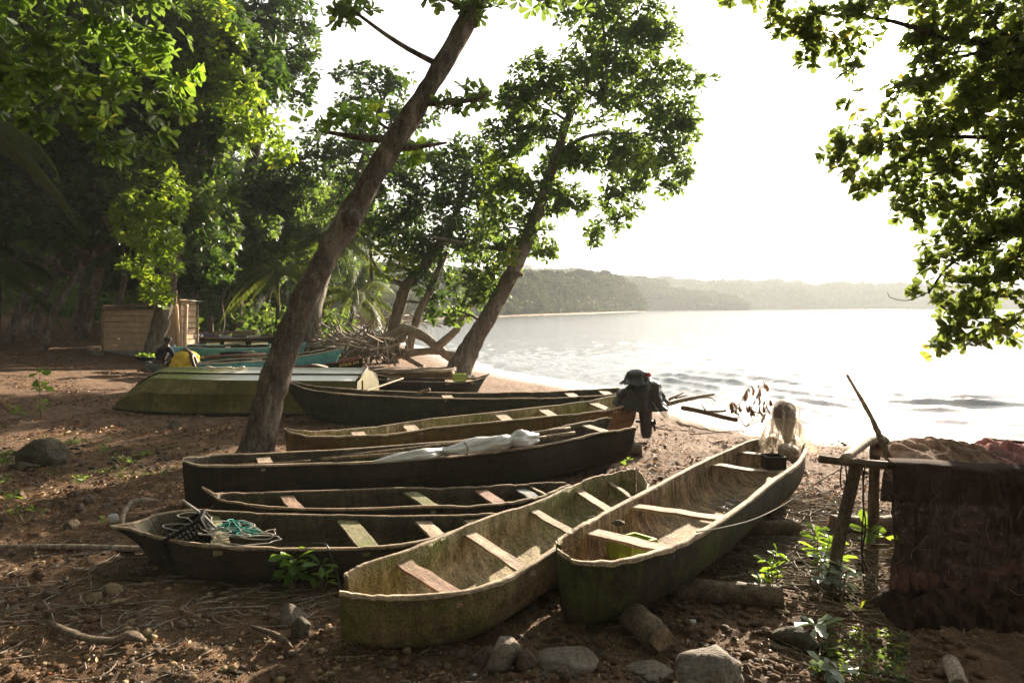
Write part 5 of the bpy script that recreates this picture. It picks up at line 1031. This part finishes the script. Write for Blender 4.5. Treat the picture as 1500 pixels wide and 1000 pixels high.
j = [WP(263,530), WP(266,521), WP(274,517), WP(282,520), WP(286,527), WP(288,533), WP(289,537), WP(280,522,-.25), WP(283,532,-.3), WP(287,540,-.3), WP(280,522,.25), WP(284,532,.3), WP(287,540,.3), WP(262,535,.15), WP(266,545,.15), WP(262,553,.15), WP(262,535,-.15), WP(267,545,-.15), WP(263,553,-.15)]
e = [(0,1),(1,2),(2,3),(3,4),(4,5),(5,6),(3,7),(7,8),(8,9),(3,10),(10,11),(11,12),(0,13),(13,14),(14,15),(0,16),(16,17),(17,18)]
skin_fig('body', j, e, [.15,.17,.18,.15,.07,.10,.08,.06,.05,.04,.06,.05,.04,.10,.08,.05,.10,.08,.05], M['skin'], T)
mb = MB(); lump(mb, WP(272, 525), (.37, .34, .27), .16, 42, .15); mb.build('shirt', M['yellow_c'], T)
skin_fig('trousers', [j[0], j[13], j[14], j[16], j[17]], [(0,1),(1,2),(0,3),(3,4)], [.17,.12,.09,.12,.09], M['navy'], T)
T = thing('basin', 'dark basin heaped with green leaves beside the crouching person', 'basin', W(214, 527, 22.8)); mb = MB()
mb.tube([W(214, 528, 22.8), W(214, 524, 22.8), W(214, 523, 22.8)], [.18, .33, .34], 18); mb.build('bowl', M['black_c'], T)
g3 = np.random.default_rng(5); C = W(214, 521.5, 22.8)+g3.normal(0, 1, (40, 3))*[.13, .1, .04]; V, F, r = rosettes(C, unit(g3.normal(0, .4, C.shape)+[0, 0, 1]), 4, .12, .2, six=False, g=g3); mesh_np('leaves', V, F, M['leaf_fresh'], T, smooth=False, attr=[('rnd', 'FACE', r)])
# ------------------------------------------------------------------ net rack
T = thing('net_rack', 'rough pole rack for drying nets at the right edge', 'rack', (3.0, 5.9, 0))
def rp(nm, pts_, r0, r1, m_='post', sides=10): mb = MB(); mb.tube(catmull(pts_, 10), np.linspace(r0, r1, 10), sides, .12); mb.build(nm, M[m_], T)
rp('post', [W(1213, 868, 5.5)-[0, 0, .05], W(1234, 770, 5.6), W(1256, 672, 5.65)], .05, .05)
rp('post', [W(1279, 805, 6.6)-[0, 0, .1], W(1280, 720, 6.6), W(1282, 645, 6.6)], .052, .048)
rp('rail', [W(1201, 672, 5.55), W(1260, 678, 5.58), W(1340, 684, 5.6), W(1450, 690, 5.6), W(1640, 700, 5.55)], .032, .038)
rp('rail', [W(1282, 652, 6.65), W(1340, 656, 6.7), W(1430, 660, 6.8), W(1640, 664, 6.9)], .035, .04, 'drift')
rp('cross_bar', [W(1236, 673, 5.5), W(1252, 660, 5.85), W(1272, 646, 6.3), W(1290, 642, 6.6), W(1298, 650, 6.7)], .035, .05, 'drift')
rp('post', [W(1560, 880, 5.4)-[0, 0, .1], W(1562, 780, 5.5), W(1565, 690, 5.55)], .05, .045)
stick('long thin pole leaning across the net rack against the bright water', [W(1303, 676, 6.2), W(1283, 625, 6.35), W(1262, 585, 6.5), W(1240, 548, 6.6)], .032, .018, 'stick', 'leaning_pole', 'pole', world=True)
for lb, pts_ in (('dark cord looped from the end of the front rail', [W(1233,680,5.5), W(1231,700,5.5), W(1233,715,5.5), W(1240,708,5.5), W(1239,682,5.5)]), ('long dark rope hanging to the ground between the two posts', [W(1263,680,5.5), W(1265,740,5.52), W(1262,800,5.5), W(1266,858,5.45)]), ('second hanging dark rope with a knotted end', [W(1267,680,5.5), W(1264,730,5.48), W(1268,770,5.5), W(1263,812,5.48), W(1270,835,5.48)])):
    stick(lb, pts_, .006, .006, 'rope_k', 'hanging_rope', 'rope', world=True, n=20)
def net_sheet():
    n, m = 120, 70; A = np.zeros((m, n, 3)); u = np.linspace(0, 1, n)
    for i in range(m):
        v = i/(m-1)
        top = np.array([W(1303+260*k, 678+14*k-6*math.sin(k*9)*.4, 5.55-.05*k) for k in u]); bot = np.array([W(1290+290*k, 900+16*math.sin(k*5), 5.12-.2*k) for k in u])
        bot[:, 2] = gfull(bot[:, 0], bot[:, 1])+.02; p = top*(1-v)+bot*v; vv = v**1.2
        uw = u+.05*math.sin(v*2.5)*np.sin(u*7)+.12*(fbm(u*3, np.full(n, v*2.2), 3, 9)-.45); f = (fbm(uw*16, np.full(n, v*.7), 4, 3)-.45)*3.4+(fbm(uw*40, np.full(n, v*1.5), 3, 13)-.45)*1.1
        p[:, 1] -= .055+f*.075*min(1, v*3+.15)+.12*math.sin(v*math.pi)*.4; p[:, 0] += (fbm(np.full(n, v*7), u*2, 3, 8)-.45)*.05
        p[:, 2] -= .05*v
        A[i] = p
    back = np.array([W(1303+260*k, 679+12*k, 5.66) for k in u])+[0, .10, -.1]; A = np.concatenate([[back+[0, .05, -.25]], [back], [(A[0]+back)/2+[0, 0, .09]], A])
    mb = MB(); mb.grid(A); return mb
T = thing('fishing_net', 'dark brown fishing net hanging in heavy folds from the front rail to the ground', 'net', (3.6, 5.3, 0)); mb = net_sheet(); o = mb.build('netting', M['net_dark'], T)
mb = MB(); nx, ny = 90, 30; X_, Y_ = np.meshgrid(np.linspace(-1, 1, nx), np.linspace(-1, 1, ny)); c = W(1425, 905, 5.08); n_ = fbm(X_*7, Y_*3, 5, 3); Z_ = (np.maximum(0, 1-np.abs(X_)**6)*np.maximum(0, 1-Y_**2))**.5*(.07+.26*n_)
yy = c[1]+Y_*(.16+.12*n_); xx = c[0]+X_*.68; mb.grid(np.stack([xx, yy, gfull(xx.ravel(), yy.ravel()).reshape(xx.shape)-.02+Z_], -1)); mb.build('hem', M['net_dark'], T)
g = np.random.default_rng(6); mb = MB()
for i in range(26):
    u, v = g.random(), g.random(); c = W(1306+250*u, 684+14*u+v*215, 5.40-.45*v-.1*u); th = g.normal(0, .5); d = np.array([math.sin(th), -.25*g.random(), -math.cos(th)]); L_ = .05+g.random()*.14
    mb.tube([c, c+d*L_*.5+g.normal(0, .018, 3), c+d*L_+g.normal(0, .02, 3)], .0016, 3, cap=False)
kind(mb.build('loose_threads', M['net_pink'], T), 'stuff')
def heap(label, c, d, mat, seed, amp=.1, nx=60, ny=40, name='fishing_net'):
    g = np.random.default_rng(seed); xs = np.linspace(-1, 1, nx); ys = np.linspace(-1, 1, ny); X, Y = np.meshgrid(xs, ys)
    Z = np.maximum(0, 1-np.abs(X)**3)**.5*np.maximum(0, 1-np.abs(Y)**3)**.5; n_ = fbm(X*4+seed, Y*3, 5, seed)
    Zf = Z*(d[2]*(.55+.9*n_))+amp*.3*np.sin(X*26+5*n_)*Z; A = np.stack([c[0]+X*d[0], c[1]+Y*d[1]+X*.05, c[2]+Zf], -1); mb = MB(); mb.grid(A); return tag(mb.build(name, M[mat]), label, 'net')
heap('tan fishing net heaped on top of the rack', W(1385, 682, 6.15)+[0, 0, .02], (.44, .55, .17), 'net_tan', 3, .08)
heap('faded pink net hanging in ridges at the right end of the rack', W(1500, 690, 6.0)+[0, 0, .03], (.50, .5, .17), 'net_pink', 5, .14)
canoe('dark canoe whose prow shows over the nets at the right edge', [(1446,642.5,1447,642,.62),(1462,649,1470,644,.60),(1490,657,1505,648,.58),(1540,667,1555,655,.56),(1640,678,1650,664,.56),(1760,684,1765,672,.60),(1850,682,1852,676,.66)], [.4,.15,.05,.05,.05,.1,.3], (M['hull_dark'], M['in_dark'], M['rail_dark']), GC, rake=(.2, .2), seed=31)
# ------------------------------------------------------------------ plants
def plant(label, px, py, h, n, leaf, mat='leaf_fresh', seed=1, spread=.12, k=5, cat='plant', name='seedling', droop=.35, wid=.45, Y=None):
    g = np.random.default_rng(seed); c = G(px, py) if Y is None else W(px, py, Y); z0 = float(gfull(c[0], c[1])[0]); T = thing(name, label, cat, (c[0], c[1], z0)); mb = MB(); pl = []
    for i in range(n):
        tp = np.array([c[0]+g.normal(0, spread), c[1]+g.normal(0, spread), z0+h*(.45+.55*g.random())]); b0 = np.array([c[0]+g.normal(0, spread*.3), c[1]+g.normal(0, spread*.3), z0-.02])
        mb.tube(catmull([b0, (b0+tp)/2+g.normal(0, .02, 3), tp], 6), np.linspace(.007, .003, 6)*max(1, h*2), 5); cs = [tp]+([(b0+tp*2)/3] if h > .25 else [])
        for q in cs: pl.append(rosettes(q[None], unit(np.array([[g.normal(0, .3), g.normal(0, .3), 1.]])), k, leaf, droop, g=g, wid=wid, spread=1.25))
    mb.build('stem', M['stick'], T); V, F, r = join_np(pl); mesh_np('leaves', V, F, M[mat], T, smooth=False, attr=[('rnd', 'FACE', r)]); return T
plant('broad-leaved seedling growing against the side of the dark beaked canoe', 430, 868, .32, 5, .17, 'leaf_fresh', 1, .06)
plant('seedling with pale leaves close to the blunt snout of the tan canoe', 470, 868, .24, 4, .14, 'leaf_fresh', 2, .06)
plant('single bright seedling behind the dark canoe beak, next to a white scrap', 152, 772, .10, 1, .09, 'leaf_fresh', 3, .02, 3)
plant('tall thin papaya seedling standing alone on the left slope', 60, 612, .95, 1, .26, 'leaf_fresh', 4, .03, 6, wid=.7)
plant('low bright bush at the foot of the papaya seedling', 42, 612, .32, 4, .14, 'leaf_fresh', 5, .18)
for i, (px, py, hh, lb) in enumerate(((180,688,.20,'largest seedling among the pebbles left of the canoes'),(150,668,.14,'small seedling above the coconut husks'),(205,672,.14,'seedling nearest the long canoe bow'),(122,720,.2,'thin seedling standing over the row of coconut husks'),(105,655,.12,'tiny seedling right of the big mossy boulder'),(5,722,.2,'yellow-green seedling cut by the left edge'),(14,745,.16,'round-leaved seedling by the left edge'),(36,765,.16,'low leafy sprig below the round-leaved seedling'),(8,690,.3,'arching grass-like sprig beside the flat slab at the left edge'))):
    plant(lb, px, py, hh, 4, .09, 'leaf_fresh', 10+i, .08, 4)
plant('tall leafy seedling in front of the front post of the net rack', 1208, 850, .42, 6, .13, 'leaf_fresh', 31, .12, 5)
plant('seedling with large backlit leaves behind the front post', 1262, 806, .22, 4, .17, 'leaf_fresh', 32, .12, 4)
plant('slender seedling at the end of the long roller log', 1130, 868, .34, 4, .10, 'leaf_fresh', 33, .08, 4)
plant('small sprout left of the slender seedling by the roller log', 1103, 868, .14, 3, .09, 'leaf_fresh', 34, .05, 4)
plant('seedling with silvery leaves between the post and the dark net', 1236, 880, .26, 5, .12, 'leaf_grey', 35, .12, 5)
plant('white-leaved seedling on the flat-topped dark rock', 1202, 945, .16, 2, .15, 'leaf_grey', 36, .04, 5)
plant('seedling with one upright yellow-green leaf near the dark net', 1252, 920, .2, 1, .12, 'leaf_lit', 37, .02, 2, droop=-.5)
plant('seedling on the dark roller log shade under the canoe stern', 908, 690, .14, 3, .12, 'leaf_fresh', 38, .08, 4)
plant('small bright sprout behind the tan canoe snout', 540, 828, .2, 1, .11, 'leaf_fresh', 39, .02, 2, droop=-.6)
plant('big bright heart-shaped leaf plant by the shed corner', 281, 502, .9, 2, .7, 'leaf_fresh', 40, .1, 3, wid=.8)
plant('fan-leaved seedling cut by the bottom edge right of the boulder', 1222, 998, .07, 2, .11, 'leaf_grey', 41, .04, 7)
def sapling():
    T = thing('sapling', 'bare sapling with drooping dead leaves standing at the water beside the wrapped motor', 'sapling', P(1090, 616, 0)); mb = MB(); g = np.random.default_rng(9); Y = 13.4; C = []
    for pth in ([(1092,625),(1078,600),(1088,585),(1100,565)], [(1092,625),(1112,605),(1112,585),(1116,560)], [(1092,625),(1118,612),(1124,598),(1122,585)], [(1078,600),(1074,590)], [(1112,605),(1100,600),(1098,592)]):
        q = catmull([W(a[0], a[1], Y) for a in pth], 8); mb.tube(q, np.linspace(.012, .004, 8), 4); C += [q[i] for i in (3, 5, 6, 7)]
    mb.build('stem', M['stick'], T); C = np.array(C); k = 3; C = np.repeat(C, k, 0)+g.normal(0, .04, (len(C)*k, 3)); D = unit(g.normal(0, .35, C.shape)+[0, 0, -1]); V, F, q_ = leaf_mesh(C, D, unit(g.normal(size=C.shape)), .10+.09*g.random(len(C)), .45)
    mesh_np('leaves', V, F, M['leaf_dry'], T, smooth=False, attr=[('rnd', 'FACE', np.repeat(g.random(len(C))*.5, 2))])
sapling()
# ------------------------------------------------------------------ small stones (individuals), then uncountable litter
def vis_pts(n, g, x0=-40, x1=1540, y0=585, y1=1005, pw=1.0):
    px = x0+g.random(n)*(x1-x0); py = y1-(g.random(n)**pw)*(y1-y0); Y = H*1000/(py-450); X = (px-750)/1000*Y; return X, Y, px, py
pro = []
for k in range(7): V, F = rock_v((1, .8, .6), 200+k, 3, 12, .05); me = bpy.data.meshes.new('stone'); me.from_pydata(V.tolist(), [], F); me.polygons.foreach_set('use_smooth', np.ones(len(F), bool)); me.materials.append(M[['rock', 'rock', 'rock_dark', 'stone_tan', 'rock', 'rock_dark', 'husk'][k]]); pro.append(me)
g = np.random.default_rng(77); cnt = 0
fields = [(120,0,250,655,700,.035,.09),(40,0,380,700,800,.03,.06),(70,-10,520,860,1000,.015,.05),(60,600,900,880,1000,.02,.06),(30,900,1240,900,1000,.02,.05),(40,230,560,612,640,.04,.10),(22,880,1200,600,720,.02,.04),(20,1180,1300,640,720,.03,.05)]
for n, x0, x1, y0, y1, s0, s1 in fields:
    X, Y, px, py = vis_pts(n, g, x0, x1, y0, y1); Z = gfull(X, Y); sd = shore(X, Y)
    for i in range(n):
        if cnt >= 292 or sd[i] < .3: continue
        s = s0+(s1-s0)*g.random()**2; s *= .8; o = bpy.data.objects.new('stone', pro[g.integers(7)]); COL.objects.link(o); o.location = (float(X[i]), float(Y[i]), float(Z[i])+s*.25); o.scale = (s, s, s*(.7+.5*g.random())); o.rotation_euler = (g.normal(0, .2), g.normal(0, .2), g.random()*6.28)
        tag(o, 'small rounded stone lying loose on the earth of the landing', 'stone', 'small loose stones on the landing'); cnt += 1
def litter(name, n, seed, smin, smax, mat, x0, x1, y0, y1, thr, sc, pw=1., lift=.008, long=1.0, curl=.5):
    g = np.random.default_rng(seed); X, Y, px, py = vis_pts(n, g, x0, x1, y0, y1, pw); ok = (fbm(X*sc, Y*sc, 3, seed) > thr) & (shore(X, Y) > .8); X, Y = X[ok], Y[ok]; m = len(X); s = smin+(smax-smin)*g.random(m)**2
    C = np.stack([X, Y, gfull(X, Y)+lift*g.random(m)+.004], 1); th = g.random(m)*6.28; D = np.stack([np.cos(th), np.sin(th), g.normal(0, .18, m)], 1); Nn = unit(g.normal(0, curl, (m, 3))+[0, 0, 1.]); V, F, q = leaf_mesh(C, unit(D), Nn, s, .5*long)
    kind(mesh_np(name, V, F, M[mat], attr=[('rnd', 'FACE', np.repeat(g.random(m), q))], smooth=False), 'stuff')
litter('leaf_litter', 30000, 1, .012, .045, 'leaf_dry', -40, 1540, 560, 1005, .40, 1.1, .9)
litter('leaf_litter', 4500, 12, .015, .05, 'leaf_dry', -40, 700, 800, 1005, .40, 1.3, 1., .02, 1., .8)
litter('leaf_litter', 5000, 2, .02, .08, 'leaf_dry', -40, 420, 520, 800, .36, .8, 1.)
litter('leaf_litter', 22000, 6, .02, .065, 'leaf_dry', -40, 1300, 570, 760, .38, .9, 1., .03, 1., .9)
litter('leaf_litter', 20000, 3, .04, .11, 'leaf_dry', -60, 560, 500, 640, .38, .6, 1., .05, 1., .9)
litter('ground_sprigs', 450, 4, .03, .06, 'leaf_mid', 1190, 1330, 930, 1005, .36, 1.5, 1., .05, 1., .9)
litter('ground_sprigs', 2600, 5, .02, .05, 'leaf_mid', 60, 260, 640, 705, .50, 2.0, 1., .05, 1., .9)
def gravel(name, n, seed, s0, s1, mat, x0, x1, y0, y1, thr, sc):
    g = np.random.default_rng(seed); X, Y, px, py = vis_pts(n, g, x0, x1, y0, y1); ok = (fbm(X*sc, Y*sc, 3, seed) > thr) & (shore(X, Y) > .2); X, Y = X[ok], Y[ok]; m = len(X); V0, F0 = ico(1)
    V0 = V0*(.8+.4*g.random((len(V0), 1))); F0 = np.array(F0); s = s0+(s1-s0)*g.random(m)**3; th = g.random(m)*6.28; c, s_ = np.cos(th), np.sin(th)
    x = V0[None, :, 0]*(1+.5*g.random((m, 1))); y = V0[None, :, 1]; V = np.stack([(x*c[:, None]-y*s_[:, None])*s[:, None]+X[:, None], (x*s_[:, None]+y*c[:, None])*s[:, None]+Y[:, None], V0[None, :, 2]*s[:, None]*.7+(gfull(X, Y)+s*.2)[:, None]], -1).reshape(-1, 3)
    F = (F0[None]+(np.arange(m)*len(V0))[:, None, None]).reshape(-1, 3); kind(mesh_np(name, V, F, M[mat]), 'stuff')
gravel('gravel', 7000, 1, .005, .042, 'clod', -40, 1540, 620, 1005, .42, .9)
gravel('gravel', 5000, 2, .006, .034, 'husk', -40, 1540, 600, 1005, .42, .7)
gravel('gravel', 3500, 3, .004, .016, 'rock', -40, 1100, 700, 1005, .40, .9)
def twigs(name, n, seed, L0, L1, r, x0, x1, y0, y1, mat='stick', dirn=None, thr=.38, bend=.1):
    g = np.random.default_rng(seed); X, Y, px, py = vis_pts(n, g, x0, x1, y0, y1); ok = (fbm(X*1.1, Y*1.1, 3, seed) > thr) & (shore(X, Y) > .8); mb = MB()
    for x, y in zip(X[ok], Y[ok]):
        th = g.random()*6.28 if dirn is None else dirn+g.normal(0, .5); L_ = L0+(L1-L0)*g.random()**2; d = np.array([math.cos(th), math.sin(th)])*L_/2; b_ = g.normal(0, bend*L_, 2); pts = [(x-d[0], y-d[1]), (x+b_[0], y+b_[1]), (x+d[0], y+d[1])]
        zz = gfull([p[0] for p in pts], [p[1] for p in pts]); zz = np.maximum(zz, zz.mean())+r+.02*g.random(); mb.tube(catmull([(p[0], p[1], z) for p, z in zip(pts, zz)], 5), [r*.7, r, r, r*.8, r*.4], 4, cap=False)
    kind(mb.build(name, M[mat]), 'stuff')
twigs('twig_litter', 420, 1, .06, .3, .004, -40, 1540, 620, 1005)
twigs('twig_litter', 170, 2, .15, .6, .005, -30, 560, 790, 930, 'drift', .1)
twigs('palm_debris', 650, 3, .25, .8, .006, 1100, 1250, 725, 860, 'drift', 2.6, .0, .25)
twigs('palm_debris', 150, 4, .2, .6, .005, 1180, 1320, 780, 900, 'stick', None, .0, .2)
twigs('twig_litter', 110, 5, .15, .7, .007, 1150, 1500, 860, 1005, 'stick', -.6)
twigs('root_strands', 60, 6, .3, .9, .006, 160, 520, 845, 900, 'log', -.15)
gravel('gravel', 420, 9, .008, .034, 'stone_tan', -20, 620, 800, 1005, .36, 1.2)
twigs('twig_litter', 70, 19, .08, .4, .005, -30, 330, 800, 1005, 'drift', None, .3)
for lb, px, py, s in (('small pale blue plastic scrap on the dark earth under the large canoe', 1014, 918, .03), ('white shell-like plastic scrap behind the beak of the dark canoe', 166, 768, .06)):
    c = G(px, py); V, F = rock_v((s, s*.3, s*1.1), 9, 3, 8); z = float(gfull(c[0], c[1])[0]); tag(mesh_np('plastic_scrap', V+[c[0], c[1], z+s*.6], F, M['plastic_w'], None, (c[0], c[1], z)), lb, 'plastic scrap')
# ------------------------------------------------------------------ haze
mb = MB(); mb.box((400, 700, 60), 3200, 2700, 160)
b = NB('haze air'); pv = b.n('ShaderNodeVolumePrincipled'); pv.inputs['Color'].default_value = (.90, .96, 1, 1); pv.inputs['Density'].default_value = .0005; pv.inputs['Anisotropy'].default_value = .0
b.t.links.new(pv.outputs[0], b.out.inputs['Volume']); kind(mb.build('haze', b.m, smooth=False), 'stuff')
